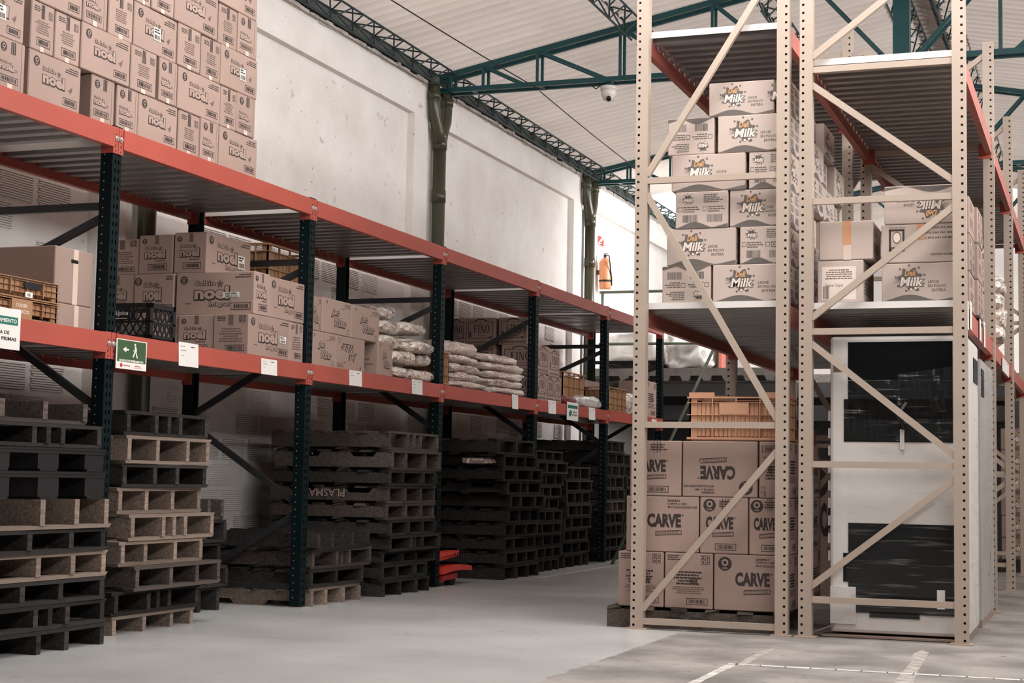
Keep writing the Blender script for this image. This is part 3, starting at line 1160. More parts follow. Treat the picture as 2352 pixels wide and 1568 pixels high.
for j in JY:
    xf, xb_ = XL - .035, XB + .035
    zig = [(xf, .68), (xb_, 1.28), (xf, 1.83)]
    segs = [((xb_, .12), (xf, .66)), ((xf, .69), (xb_, 1.26)), ((xb_, 1.30), (xf, 1.82)) if j != JY[1] else ((xf, 1.235), (xb_, 1.80)), ((xb_, 1.95), (xf, 2.34))]
    if j == JY[1]:
        segs[1] = ((xf, 1.2), (xb_, .72))
        segs[0] = ((xb_, .7), (xf, .2))
    if j in (JY[3], JY[4], JY[5]):
        segs[2] = ((xf, 1.29), (xb_, 1.88))
        segs[1] = ((xf, 1.27), (xb_, .72))
    if j == JY[4]:
        segs.pop()
    for a_, c_ in segs:
        MB().bar((a_[0], j, a_[1]), (c_[0], j, c_[1]), .03, .042).build('brace', 'grey_brace', rk)
    if j == JY[4]:
        MB().bar((xf, j, 2.46), (xb_, j, 1.99), .03, .042).build('brace', 'grey_brace', rk)
    else:
        MB().bar((xf, j, 2.385), (xb_, j, 2.385), .03, .042).build('brace', 'grey_brace', rk)
    MB().bar((xf, j, .14), (xb_, j, .14), .03, .042).build('brace', 'grey_brace', rk)

# ================================================================== CROSS RACKS (right): two runs of beige frames
X1, X2, X3, X4 = -2.75, -1.858, -1.7176, -.8187
PW = .078
YF = [9.7145, 12.35, 14.95, 17.55]
def beige_post(h, side):
    """channel post: perforated face on y=0 looking to -y; holes near the outer edge"""
    b = MB()
    hx = .021 if side < 0 else PW - .021
    perforated(b, (0, 0, 0), (1, 0, 0), (0, 0, 1), PW, h, (hx,), .014, .014, .05, .02)
    d = .068
    for x_ in (0, PW - .0025):
        b.box(x_, x_ + .0025, .001, d, 0, h)
    for x_, s_ in ((0, 1), (PW, -1)):
        b.box(min(x_, x_ + s_ * .016), max(x_, x_ + s_ * .016), d - .0025, d, 0, h)
    b.box(.004, PW - .004, d - .006, d - .004, 0, h)
    return b.mesh('upright', 'beige_steel')


def cross_rack(lab, xa, xb, ht, decks, braces, first_extra):
    t = thing('pallet_rack', lab, 'rack', (xa, YF[0], 0), 'beige cross racks')
    pl, pr_ = beige_post(ht, -1), beige_post(ht, 1)
    for fi, yf in enumerate(YF):
        for me, xx in ((pl, xa), (pr_, xb)):
            o = obj('upright', me, t, (xx, yf, 0))
            reg(o)
            MB().box(xx - .025, xx + PW + .025, yf - .02, yf + .10, 0, .009).build('base_plate', 'beige_steel', o)
        for (sa, za, sb, zb_) in braces:
            xs = {'l': xa + PW - .008, 'r': xb + .008}
            zz = min(za, ht - .04), min(zb_, ht - .04)
            MB().bar((xs[sa], yf + .026, zz[0]), (xs[sb], yf + .026, zz[1]), .034, .038, (0, 0, 1)).build('brace', 'beige_steel', t)
    for zt, nb_ in decks:
        for k in range(nb_):
            ya, yb = YF[k] + .07, YF[k + 1]
            for xx, s_ in ((xa + .018, 1), (xb + PW - .018, -1)):
                o = MB().box(min(xx, xx + s_ * .042), max(xx, xx + s_ * .042), ya + .004, yb - .004, zt - .135, zt - .024).build('beam', 'worn_beam', t)
                reg(o)
                o2 = MB()
                xo = xx - s_ * .016
                o2.box(min(xx, xo), max(xx, xo), ya - .062, ya - .002, zt - .17, zt + .03)
                o2.box(min(xx, xo), max(xx, xo), yb + .002, yb + .062, zt - .17, zt + .03)
                o2.build('end_connector', 'orange_beam', o)
                MB().box(min(xx, xx + s_ * .09), max(xx, xx + s_ * .09), yb - .006, yb - .001, zt - .165, zt + .0).build('end_connector', 'orange_beam', o)
            n = 3
            ln = (yb - ya - .02) / n
            for q in range(n):
                key = ('deckr', round(ln, 3))
                if key not in UNIT:
                    UNIT[key] = deck_mesh(0, xb - xa - .05, ln - .004)
                d_ = obj('deck_panel', UNIT[key], t, (xa + .065, ya + .01 + q * ln, zt))
                if q == 0:
                    reg(d_)
                    MB().box(xa + .065, xb + .015, ya + .003, ya + .008, zt - .04, zt).build('edge_flange', 'zinc_lit', d_)
    return t


RA = cross_rack('tall beige rack end with milk powder cartons over a pallet of cartons, right of centre', X1, X2, 4.40, [(3.752, 2), (2.02, 2)],
                [('l', 2.785, 'r', 2.785), ('l', 1.255, 'r', 1.255), ('l', .05, 'r', .05), ('l', 2.82, 'r', 4.12), ('l', 2.70, 'r', 1.29), ('r', 1.10, 'l', .12),
                 ('l', 4.2, 'r', 4.2)], None)
RB = cross_rack('tall beige rack end around the wrapped white appliance at the right', X3, X4, 4.22, [(3.50, 3), (2.0, 3)],
                [('l', 3.42, 'r', 3.42), ('l', 2.61, 'r', 2.61), ('l', 1.82, 'r', 1.82), ('l', 1.025, 'r', 1.025), ('l', .225, 'r', .225),
                 ('l', 3.50, 'r', 4.12), ('l', 3.33, 'r', 2.70), ('r', 2.55, 'l', 1.90), ('l', 1.75, 'r', 1.08), ('r', .95, 'l', .30)], None)

# ================================================================== GOODS
import bmesh
ORD = ['first', 'second', 'third', 'fourth', 'fifth', 'sixth', 'seventh', 'eighth', 'ninth', 'tenth', 'eleventh', 'twelfth']


def ypx(px, X, z):
    k = (px - 1176) / F_PX
    dz = z - CAMH
    return (k * (X * FWD.x + dz * FWD.z) - X * RGT.x - dz * RGT.z) / (RGT.y - k * FWD.y)


def xpx(px, Y, z):
    k = (px - 1176) / F_PX
    dz = z - CAMH
    return (k * (Y * FWD.y + dz * FWD.z) - Y * RGT.y - dz * RGT.z) / (RGT.x - k * FWD.x)


def soft_box(dx, dy, dz, matn, bev=.005):
    k = ('sb', round(dx, 3), round(dy, 3), round(dz, 3), matn)
    if k not in UNIT:
        bm = bmesh.new()
        bmesh.ops.create_cube(bm, size=1)
        for v in bm.verts:
            v.co.x *= dx
            v.co.y *= dy
            v.co.z = (v.co.z + .5) * dz
        bmesh.ops.bevel(bm, geom=bm.edges[:], offset=bev, segments=1, affect='EDGES')
        me = bpy.data.meshes.new('carton')
        bm.to_mesh(me)
        bm.free()
        me.materials.append(MT[matn])
        UNIT[k] = me
    return UNIT[k]


jr = random.Random(21)


def carton(lab, x0, x1, y0, y1, z0, z1, prints=(), matn='card', group=None, jit=.5, name='carton', gap=.003):
    """prints: (face, key, function, args, turned)"""
    dx, dy, dz = x1 - x0 - gap, y1 - y0 - gap, z1 - z0 - .001
    o = obj(name, soft_box(dx, dy, dz, matn), None, ((x0 + x1) / 2, (y0 + y1) / 2, z0), (0, 0, R(jr.uniform(-jit, jit))))
    tag(o, lab, 'carton', group)
    loc_reg(o)
    for pr in prints:
        face, key, fn = pr[:3]
        turn = len(pr) > 3 and pr[3]
        fw = dx if face == '-y' else dy
        k = (key, round(fw, 2), round(dz, 2), bool(turn))
        if k not in PRC:
            p = PR()
            fn(p, fw, dz)
            if turn:
                p.turned(fw, dz)
            PRC[k] = p.mesh('print')
        if face == '-y':
            obj('print', PRC[k], o, (-fw / 2, -dy / 2, 0))
        else:
            obj('print', PRC[k], o, (dx / 2, -fw / 2, 0), (0, 0, R(90)))
    return o


# ---- print designs
def noel_logo(p, x0, x1, y0, y1):
    h = y1 - y0
    wd = x1 - x0
    p.outlined('noel', x0, x1, y0, y0 + h * .66, 'print_card', .045, .04, 0, .035)
    p.outlined('Saltin', x0, x0 + wd * .6, y0 + h * .72, y0 + h * .98, 'print_card', .012, .035, 0, .02)
    p.star(x0 + wd * .74, y0 + h * .78, h * .24, 'ink_soft', 1)


def pr_noel_w(p, w_, h):
    p.emblem(.14 * w_, .80 * h, .105 * h)
    noel_logo(p, .26 * w_, .68 * w_, .40 * h, .76 * h)
    p.fan((.80 * w_, .44 * h), [(.75 * w_, .43 * h), (.79 * w_, .46 * h), (.84 * w_, .54 * h), (.83 * w_, .43 * h), (.80 * w_, .36 * h), (.78 * w_, .41 * h)], 'ink_soft')
    p.lines(.68 * w_, .95 * w_, .78 * h, .92 * h, 3, 4, 'ink', 'r')
    p.barcode(.66 * w_, .93 * w_, .10 * h, .26 * h, 3)


def pr_noel_n1(p, w_, h):
    p.lines(.12 * w_, .42 * w_, .80 * h, .92 * h, 3, 5, 'ink')
    for k in range(3):
        p.rect((.43 + k * .05) * w_, (.46 + k * .05) * w_, .68 * h, .97 * h, 'ink', 2)
    p.picto(.74 * w_, .92 * w_, .72 * h, .88 * h)
    p.lines(.18 * w_, .82 * w_, .36 * h, .64 * h, 6, 8, 'ink_soft', 'c')
    p.barcode(.26 * w_, .84 * w_, .11 * h, .28 * h, 5)
    p.rect(.42 * w_, .58 * w_, 0, .10 * h, 'clear_tape')


def pr_noel_n2(p, w_, h):
    p.emblem(.24 * w_, .82 * h, .095 * h)
    for k in range(3):
        p.rect((.50 + k * .06) * w_, (.54 + k * .06) * w_, .72 * h, .97 * h, 'ink', 1)
    noel_logo(p, .12 * w_, .62 * w_, .37 * h, .56 * h)
    p.lines(.66 * w_, .8 * w_, .37 * h, .44 * h, 2, 3)
    p.barcode(.12 * w_, .78 * w_, .13 * h, .27 * h, 7)
    p.rect(.87 * w_, .88 * w_, .03 * h, h * .97, 'ink_soft')
    p.rect(.40 * w_, .58 * w_, 0, .12 * h, 'clear_tape', 2)


def pr_int_w(p, w_, h):
    p.emblem(.10 * w_, .82 * h, .10 * h)
    noel_logo(p, .24 * w_, .68 * w_, .36 * h, .82 * h)
    p.outlined('Integral', .42 * w_, .70 * w_, .17 * h, .31 * h, 'print_card', .02, .04, .2, .03)
    p.lines(.13 * w_, .24 * w_, .24 * h, .3 * h, 1, 4)
    p.lines(.74 * w_, .96 * w_, .84 * h, .95 * h, 2, 4, 'ink', 'r')
    p.barcode(.71 * w_, .96 * w_, .10 * h, .27 * h, 3)


def pr_int_n(p, w_, h):
    p.emblem(.16 * w_, .84 * h, .07 * h)
    noel_logo(p, .18 * w_, .78 * w_, .40 * h, .72 * h)
    p.text('Integral', .5 * w_, .78 * w_, .29 * h, .37 * h, 'ink_soft', .03)
    p.barcode(.28 * w_, .84 * w_, .10 * h, .26 * h, 2)
    p.rect(.46 * w_, .58 * w_, .76 * h, h * .98, 'ink_soft')


def pr_int_text(p, w_, h):
    p.lines(.1 * w_, .38 * w_, .82 * h, .94 * h, 3, 5, 'ink')
    p.rect(.42 * w_, .56 * w_, .72 * h, .97 * h, 'ink_soft')
    p.picto(.72 * w_, .92 * w_, .78 * h, .95 * h)
    p.lines(.16 * w_, .84 * w_, .30 * h, .66 * h, 6, 9, 'ink_soft', 'c')
    p.barcode(.34 * w_, .88 * w_, .09 * h, .24 * h, 5)


def pr_jet(p, w_, h):
    p.outlined('Jet', .30 * w_, .56 * w_, .50 * h, .72 * h, 'print_card', .02, .045, .25, .05, 'ink')
    p.outlined('Water', .40 * w_, .82 * w_, .24 * h, .47 * h, 'print_card', .02, .045, .25, .05, 'ink')
    p.poly([(.12 * w_, .88 * h), (.17 * w_, .88 * h), (.145 * w_, .94 * h)], 'ink').rect(.138 * w_, .152 * w_, .82 * h, .88 * h)
    p.lines(.72 * w_, .96 * w_, .80 * h, .94 * h, 3, 6, 'ink_soft', 'r')
    p.lines(.64 * w_, .76 * w_, .76 * h, .80 * h, 1, 6)
    p.frame(.84 * w_, .92 * w_, .07 * h, .2 * h, .004, 'ink_soft')


def fino_word(p, x0, x1, y0, y1, ink='ink'):
    h, u = y1 - y0, (x1 - x0) / 10
    t = h * .06

    def stem(x, wd):
        p.rect(x, x + wd, y0, y1, ink)
        p.rect(x - wd * .45, x + wd * 1.45, y0, y0 + t, ink).rect(x - wd * .45, x + wd * 1.45, y1 - t, y1, ink)
    stem(x0 + .3 * u, .6 * u)
    p.rect(x0, x0 + 2.1 * u, y1 - t, y1, ink).rect(x0 + 1.95 * u, x0 + 2.15 * u, y1 - h * .25, y1, ink)
    p.rect(x0 + .5 * u, x0 + 1.7 * u, y0 + h * .48, y0 + h * .55, ink).rect(x0 + 1.55 * u, x0 + 1.72 * u, y0 + h * .4, y0 + h * .63, ink)
    stem(x0 + 3.0 * u, .6 * u)
    n0 = x0 + 4.5 * u
    p.rect(n0, n0 + .25 * u, y0, y1, ink).rect(n0 + 2.0 * u, n0 + 2.25 * u, y0, y1, ink)
    p.poly([(n0 - .1 * u, y1), (n0 + .6 * u, y1), (n0 + 2.25 * u, y0), (n0 + 1.6 * u, y0)], ink)
    p.rect(n0 - .3 * u, n0 + .55 * u, y0, y0 + t, ink).rect(n0 + 1.7 * u, n0 + 2.55 * u, y1 - t, y1, ink)
    cx, cy = x0 + 8.7 * u, (y0 + y1) / 2
    pts_o = [(cx + 1.35 * u * math.cos(k * math.pi / 12), cy + h * .52 * math.sin(k * math.pi / 12)) for k in range(24)]
    pts_i = [(cx + .72 * u * math.cos(k * math.pi / 12), cy + h * .44 * math.sin(k * math.pi / 12)) for k in range(24)]
    p.b.add([(u_, -.0007, v_) for u_, v_ in pts_o + pts_i], [(k, (k + 1) % 24, (k + 1) % 24 + 24, k + 24) for k in range(24)], I[ink])


def pr_fino(p, w_, h):
    t = .006
    p.frame(.08 * w_, .92 * w_, .24 * h, .86 * h, t)
    p.rect(.35 * w_, .65 * w_, .845 * h, .875 * h, 'print_card', 2)
    pts = [(.30 * w_ + .40 * w_ * k / 10, .86 * h + .07 * h * math.sin(math.pi * k / 10)) for k in range(11)]
    for a, c in zip(pts, pts[1:]):
        p.poly([a, c, (c[0], c[1] + .012), (a[0], a[1] + .012)], 'ink', 3)
    p.lines(.44 * w_, .56 * w_, .80 * h, .84 * h, 1, 3, 'ink_soft', 'c')
    fino_word(p, .26 * w_, .80 * w_, .44 * h, .74 * h)
    p.lines(.30 * w_, .76 * w_, .31 * h, .37 * h, 1, 3, 'ink_soft', 'c')
    p.rect(.12 * w_, .18 * w_, .28 * h, .50 * h, 'ink')
    p.disc(.82 * w_, .28 * h, .035 * w_, n=10)
    for k in range(9):
        p.disc((.12 + k * .095) * w_, .10 * h, .042 * w_, 'ink_soft', 1, 8, .045 * h)


def carve_word(p, x0, x1, y0, y1):
    p.text('CARVE', x0, x1, y0, y1, 'ink', .052)
    p.disc(x1 + (x1 - x0) * .05, y1 - (y1 - y0) * .1, (y1 - y0) * .06, 'ink', 1, 8)
    hh = (y1 - y0)
    a0, a1 = x0 + (x1 - x0) * .25, x1
    pts = [(a0, y0 - hh * .62), (a1, y0 - hh * .5), (a1, y0 - hh * .2), (a0, y0 - hh * .32)]
    for k in range(4):
        a, c = pts[k], pts[(k + 1) % 4]
        dx, dy = (0, .004) if k % 2 == 0 else (.004, 0)
        p.poly([a, c, (c[0] + dx, c[1] + dy), (a[0] + dx, a[1] + dy)], 'ink')
    for r_ in range(2):
        for k in range(9):
            u0 = a0 + (a1 - a0) * (.05 + k * .1)
            sl = .12 * hh * (.05 + k * .1)
            yy = y0 - hh * (.54 - .13 * r_) + sl
            p.rect(u0, u0 + (a1 - a0) * .075, yy, yy + hh * .07, 'ink_soft')


def pr_carve_w(p, w_, h):
    p.emblem(.15 * w_, .83 * h, .125 * h)
    carve_word(p, .29 * w_, .76 * w_, .44 * h, .69 * h)
    p.text('2008961', .57 * w_, .74 * w_, .905 * h, .945 * h, 'ink', .03)
    p.text('CARVE x 165g', .57 * w_, .84 * w_, .845 * h, .89 * h, 'ink', .03)
    p.text('48 PLEGADIZAS/BOXES', .57 * w_, .98 * w_, .79 * h, .83 * h, 'ink', .02)


def pr_carve_n(p, w_, h):
    p.emblem(.20 * w_, .86 * h, .115 * h)
    p.lines(.40 * w_, .82 * w_, .82 * h, .95 * h, 3, 3, 'ink')
    for k in range(3):
        p.rect((.46 + k * .06) * w_, (.475 + k * .06) * w_, .78 * h, .99 * h, 'ink')
    carve_word(p, .12 * w_, .70 * w_, .43 * h, .66 * h)
    p.barcode(.32 * w_, .76 * w_, .06 * h, .18 * h, 4)


def pr_carve_text(p, w_, h):
    p.lines(.06 * w_, .40 * w_, .86 * h, .97 * h, 3, 3, 'ink')
    p.picto(.76 * w_, .94 * w_, .80 * h, .97 * h)
    p.lines(.16 * w_, .8 * w_, .42 * h, .68 * h, 5, 6, 'ink', 'c', .6)
    p.frame(.54 * w_, .68 * w_, .46 * h, .54 * h, .004)
    p.text('8.6', .56 * w_, .66 * w_, .48 * h, .52 * h, 'ink', .03)
    p.lines(.1 * w_, .9 * w_, .26 * h, .40 * h, 4, 12, 'ink_soft', 'c')
    p.barcode(.46 * w_, .90 * w_, .07 * h, .19 * h, 4)


def splash(p, cx, cy, r):
    pts = []
    rr = random.Random(4)
    n = 44
    for k in range(n):
        t = 2 * math.pi * k / n
        q = r * (.72 + .30 * abs(math.sin(t * 3.5 + .4)) ** 3 + .06 * rr.uniform(-1, 1))
        pts.append((cx + q * math.cos(t) * 1.0, cy + q * math.sin(t) * .88))
    p.fan((cx, cy), pts, 'print_grey', 1)
    for k in range(9):
        t = 2 * math.pi * k / 9 + .25
        p.disc(cx + r * 1.12 * math.cos(t), cy + r * 1.02 * math.sin(t), r * .09, 'print_grey', 1, 8)
    for k in range(3):
        p.poly([(cx - r * 1.35, cy - r * (.1 + k * .14)), (cx - r * .8, cy - r * (.05 + k * .1)), (cx - r * .8, cy - r * (.0 + k * .1))], 'print_grey')


def milk_logo(p, cx, cy, r, deli='print_orange'):
    splash(p, cx, cy, r)
    p.text('Deli', cx - r * .42, cx + r * .42, cy + r * .18, cy + r * .66, deli, .025, .2, 3)
    p.text('Milk', cx - r * .80, cx + r * 1.0, cy - r * .62, cy + r * .10, 'print_grey', .085, .2, 2, .03)
    p.text('Milk', cx - r * .80, cx + r * 1.0, cy - r * .62, cy + r * .10, 'print_pale', .03, .2, 3)
    for k in range(5):
        p.disc(cx + r * (-.1 + .17 * k), cy - r * (.80 + .08 * math.sin(k * 2)), r * .10, 'print_pale' if k % 2 else 'print_grey', 4, 9)


def wave(p, w_, h, y0=.02):
    n = 24
    up = [(w_ * k / n, h * (y0 + max(.004, .16 * math.sin(math.pi * min(1, k / n / .72)) ** 1.6 if k / n < .72 else .10 * (k / n - .72) / .28))) for k in range(n + 1)]
    for a, c in zip(up, up[1:]):
        p.poly([(a[0], h * y0), (c[0], h * y0), c, a], 'print_grey')


def pr_milk(p, w_, h):
    milk_logo(p, .37 * w_, .60 * h, .33 * h)
    p.text('LECHE', .60 * w_, .74 * w_, .47 * h, .54 * h, 'print_grey', .015)
    p.text('EN POLVO', .60 * w_, .83 * w_, .36 * h, .43 * h, 'print_grey', .015)
    p.text('ENTERA', .65 * w_, .83 * w_, .25 * h, .32 * h, 'print_grey', .015)
    wave(p, w_, h)


def pr_milk_text(p, w_, h):
    milk_logo(p, .24 * w_, .80 * h, .14 * h, 'print_grey')
    p.lines(.54 * w_, .94 * w_, .68 * h, .93 * h, 5, 3, 'print_grey')
    for u0 in (.04, .52):
        p.frame(u0 * w_, (u0 + .09) * w_, .46 * h, .58 * h, .003, 'print_grey')
        p.lines((u0 + .11) * w_, (u0 + .44) * w_, .42 * h, .60 * h, 3, 5, 'print_grey')
    p.barcode(.14 * w_, .42 * w_, .16 * h, .36 * h, 5, False, 'print_grey')
    p.barcode(.60 * w_, .90 * w_, .16 * h, .36 * h, 8, False, 'print_grey')
    wave(p, w_, h, .01)


def pr_side(p, w_, h):
    p.lines(.1 * w_, .6 * w_, .62 * h, .9 * h, 4, 6, 'print_grey')
    p.lines(.1 * w_, .9 * w_, .2 * h, .5 * h, 4, 9, 'print_grey')


def pr_tape_v(p, w_, h):
    p.rect(.44 * w_, .60 * w_, .38 * h, h, 'tape')
    p.rect(.455 * w_, .60 * w_, 0, .38 * h, 'clear_tape')


def pr_tape_c(p, w_, h):
    p.rect(.47 * w_, .60 * w_, 0, h, 'clear_tape')


def pr_label(p, w_, h):
    p.lines(.16 * w_, .78 * w_, .55 * h, .8 * h, 5, 4, 'ink_soft', 'c')
    p.rect(.10 * w_, .84 * w_, .08 * h, .86 * h, 'print_pale', .5)
    p.text('Pasto Supo', .18 * w_, .56 * w_, .36 * h, .46 * h, 'ink_soft')
    p.text('x 20', .46 * w_, .60 * w_, .22 * h, .31 * h, 'ink_soft')
    p.barcode(.12 * w_, .26 * w_, .10 * h, .4 * h, 4, False)


def pr_pro(p, w_, h):
    p.frame(.10 * w_, .30 * w_, .30 * h, .88 * h, .012)
    p.disc(.20 * w_, .66 * h, .055 * w_, 'ink_soft', 1, 16, .16 * h).disc(.20 * w_, .66 * h, .045 * w_, 'print_pale', 2, 16, .13 * h)
    p.text('PRO', .115 * w_, .24 * w_, .32 * h, .42 * h, 'ink', .03)
    p.text('LECHE EN POLVO', .10 * w_, .32 * w_, .90 * h, .945 * h, 'ink_soft')
    for k, s_ in enumerate(('BOLSAS DE 500 gr', 'BOLSAS DE 400 gr', '2 BOLSAS DE 800 gr')):
        p.text(s_, .56 * w_, .98 * w_, (.86 - k * .13) * h, (.92 - k * .13) * h, 'ink', .015)
    p.text('INDUSTRIA COLOMBIANA', .64 * w_, .98 * w_, .18 * h, .23 * h, 'ink', .01)
    p.rect(.46 * w_, .56 * w_, .6 * h, h, 'tape', 2)


def sticker(o, u, v, wd, h, face, seed=1, tilt=0.0):
    """white label stuck on a face of carton o, u v in metres from the face corner"""
    def fn(p, a, c):
        p.rect(0, a, 0, c, 'paper', 4)
        p.lines(.08 * a, .9 * a, .55 * c, .95 * c, 2, seed, 'ink', 'l', .6, a * .2)
        p.barcode(.1 * a, .9 * a, .08 * c, .45 * c, seed, False, 'ink_soft')
        q = p.b
        n0 = 0
        q.v = [(x, y - (.0007 * 4 if abs(y) < .0020 else 0), z) for x, y, z in q.v]
    me = decal(('stk', round(wd, 3), round(h, 3), seed), fn, wd, h)
    bb = [Vector(c_) for c_ in o.bound_box]
    x1, y0 = max(c_.x for c_ in bb), min(c_.y for c_ in bb)
    x0 = min(c_.x for c_ in bb)
    if face == '+x':
        obj('sticker', me, o, (x1, y0 + u, v), (0, 0, R(90)))
    else:
        obj('sticker', me, o, (x0 + u, y0, v), (0, R(tilt), 0))


# ------------------------------------------------------------------ pile of biscuit cartons on the upper deck
NP = {'W': ('noelW', pr_noel_w), 'N1': ('noelN1', pr_noel_n1), 'N2': ('noelN2', pr_noel_n2)}
NT = {'W': 'long printed side out', 'N1': 'text end out', 'N2': 'logo end out'}
rows = [
    [(-30, 215, 'N2'), (245, 692, 'W'), (783, 983, 'N2'), (1003, 1185, 'N2'), (1190, 1520, 'W'), (1530, 1712, 'N1'), (1722, 1876, 'N2'), (1882, 2205, 'W')],
    [(-230, 212, 'W'), (268, 468, 'N1'), (476, 688, 'N1'), (700, 1118, 'W'), (1125, 1343, 'N1'), (1370, 1522, 'N2'), (1527, 1893, 'W'), (1897, 2028, 'N1'), (2033, 2190, 'N2')],
    [(350, 712, 'W'), (718, 925, 'N2'), (935, 1143, 'N1'), (1150, 1518, 'W'), (1530, 1722, 'N1'), (1730, 1893, 'N1'), (1900, 2208, 'W')],
    [(1180, 1300, 'N1'), (1312, 1498, 'N1'), (1502, 1872, 'W'), (1880, 2036, 'N1'), (2046, 2208, 'N2')],
    [(1890, 2212, 'W')]]
RN = ['bottom row', 'second row up', 'third row up', 'fourth row up', 'topmost row']
rr = random.Random(5)
for ri, row in enumerate(rows):
    z0 = Z1 + ri * .2585
    for ci, (a, c, ty) in enumerate(row):
        xf = XL - .002 - rr.uniform(0, .014)
        zm = z0 + .13
        y0_, y1_ = ypx(a * .26786, xf, zm), ypx(c * .26786, xf, zm)
        o = carton('biscuit carton, upper deck, %s, %s from left, %s' % (RN[ri], ORD[ci], NT[ty]),
                   xf - .36, xf, y0_, y1_, z0, z0 + .2575, [('+x',) + NP[ty]], 'card', 'biscuit cartons piled on the upper deck', .4)
        if (ri, ci) in ((2, 3), (2, 6), (1, 0)):
            sticker(o, (y1_ - y0_) * (.44 if ci != 6 else .5), .085, .075, .075, '+x', ri + ci)

# ------------------------------------------------------------------ middle deck, bay by bay
G = 'goods on the middle deck'
zs = Z2 + .001
# left end
def crate(lab, x0, x1, y0, y1, z0, z1, matn='crate_orange', nx=10, ny=8, group=None, text=None):
    t = thing('plastic_crate', lab, 'crate', ((x0 + x1) / 2, (y0 + y1) / 2, z0), group)
    h = z1 - z0
    th = .012
    block('base', matn, t, x0, x1, y0, y1, z0, z0 + th)
    for (xa, ya) in ((x0, y0), (x1 - .05, y0), (x0, y1 - .05), (x1 - .05, y1 - .05)):
        b = MB()
        b.box(xa, xa + .05, ya + (0 if ya == y0 else .038), ya + (th if ya == y0 else .05), z0, z1)
        b.box(xa + (0 if xa == x0 else .038), xa + (th if xa == x0 else .05), ya, ya + .05, z0, z1)
        b.build('corner_post', matn, t)
    lip = .012
    for fz, fh in ((.965, .035), (.86, .014), (.58, .016), (.30, .012), (.03, .05)):
        za, zb_ = z0 + fz * h, min(z1, z0 + (fz + fh) * h)
        b = MB()
        b.box(x0 - lip, x1 + lip, y0 - lip, y0 + .010, za, zb_)
        b.box(x0 - lip, x1 + lip, y1 - .010, y1 + lip, za, zb_)
        b.box(x0 - lip, x0 + .010, y0 + .010, y1 - .010, za, zb_)
        b.box(x1 - .010, x1 + lip, y0 + .010, y1 - .010, za, zb_)
        b.build('rim', matn, t)
    for n, ax in ((nx, 'x'), (ny, 'y')):
        lo, hi = (x0, x1) if ax == 'x' else (y0, y1)
        p_ = (hi - lo - .10) / n
        for k in range(n):
            u = lo + .05 + p_ * (k + .08)
            wd = p_ * .84
            if ax == 'x':
                block('slat', matn, t, u, u + wd, y0 + .002, y0 + .012, z0 + .03, z0 + h * .86)
                block('slat', matn, t, u, u + wd, y1 - .012, y1 - .002, z0 + .03, z0 + h * .86)
            else:
                block('slat', matn, t, x0 + .002, x0 + .012, u, u + wd, z0 + .03, z0 + h * .86)
                block('slat', matn, t, x1 - .012, x1 - .002, u, u + wd, z0 + .03, z0 + h * .86)
        for fr in (.25, .5, .75):
            u = lo + (hi - lo) * fr
            if ax == 'x':
                block('rib', matn, t, u - .003, u + .003, y0 - lip, y0 + .004, z0 + .02, z1 - .01)
            else:
                block('rib', matn, t, x1 - .004, x1 + lip, u - .003, u + .003, z0 + .02, z1 - .01)
    return t


def panel_on(t, name, fn, key, x, y, z, wd, h, matn, face):
    """small plate with print fixed on a crate or sack"""
    b = MB().box(0, wd, -.003, 0, 0, h)
    o = b.build(name, matn, t)
    o.location = (x, y, z)
    o.rotation_euler = (0, 0, R(90) if face == '+x' else 0)
    if fn:
        loc_reg(o)
        obj('print', decal(key, fn, wd, h), o, (0, -.003, 0))


c1 = crate('orange crate with white letters, lower of two at the middle deck left end', -5.62, -5.21, 6.66, 7.20, zs, zs + .105, 'crate_brown', 8, 10)
panel_on(c1, 'text_panel', lambda p, a, c: (p.text('CODER', a * .2, a * .75, c * .6, c * .78, 'print_pale', .02), p.text('CITRICOS', a * .15, a * .85, c * .28, c * .46, 'print_pale', .02)),
         ('coder',), -5.196, 6.80, zs + .004, .17, .098, 'crate_brown', '+x')
c2 = crate('orange crate with grip hole, upper of two at the middle deck left end', -5.62, -5.21, 6.66, 7.20, zs + .107, zs + .215, 'crate_brown', 8, 10)
panel_on(c2, 'grip_hole', None, None, -5.197, 6.90, zs + .165, .14, .032, 'black', '+x')
panel_on(c2, 'number_tag', lambda p, a, c: p.text('12', a * .3, a * .7, c * .25, c * .75, 'ink', .04), ('12',), -5.194, 6.905, zs + .118, .06, .028, 'paper', '+x')
o = carton('large plain open carton with a grip hole, behind the orange crates', -6.0, -5.25, 7.225, 7.575, zs + .132, zs + .435, [('+x', 'tc', pr_tape_c)], 'card_grey', None, 0)
obj('grip_hole', MB().tube([(0, -.03, 0), (0, .03, 0)], .018, 10).mesh('grip_hole', 'black'), o, (.360, .0, .235))
fb = MB().add([(-.375, -.17, .302), (-.375, .17, .302), (-.60, .17, .36), (-.60, -.17, .36), (-.375, -.17, .306), (-.375, .17, .306), (-.60, .17, .364), (-.60, -.17, .364)],
              [(0, 1, 2, 3), (7, 6, 5, 4), (0, 3, 7, 4), (1, 5, 6, 2), (2, 6, 7, 3)])
f_ = obj('flap', fb.mesh('flap', 'card_grey'), o)
fb = MB().add([(-.3, -.175, .302), (.37, -.175, .302), (.37, -.21, .325), (-.3, -.26, .34), (-.3, -.172, .302), (.37, -.172, .302), (.37, -.207, .328), (-.3, -.257, .343)],
              [(0, 1, 2, 3), (7, 6, 5, 4), (2, 6, 7, 3), (0, 3, 7, 4), (1, 5, 6, 2)])
carton('plain low carton under the open carton at the left end', -5.75, -5.245, 7.255, 7.575, zs, zs + .13, [('+x', 'tc', pr_tape_c)], 'card_grey', None, 0)

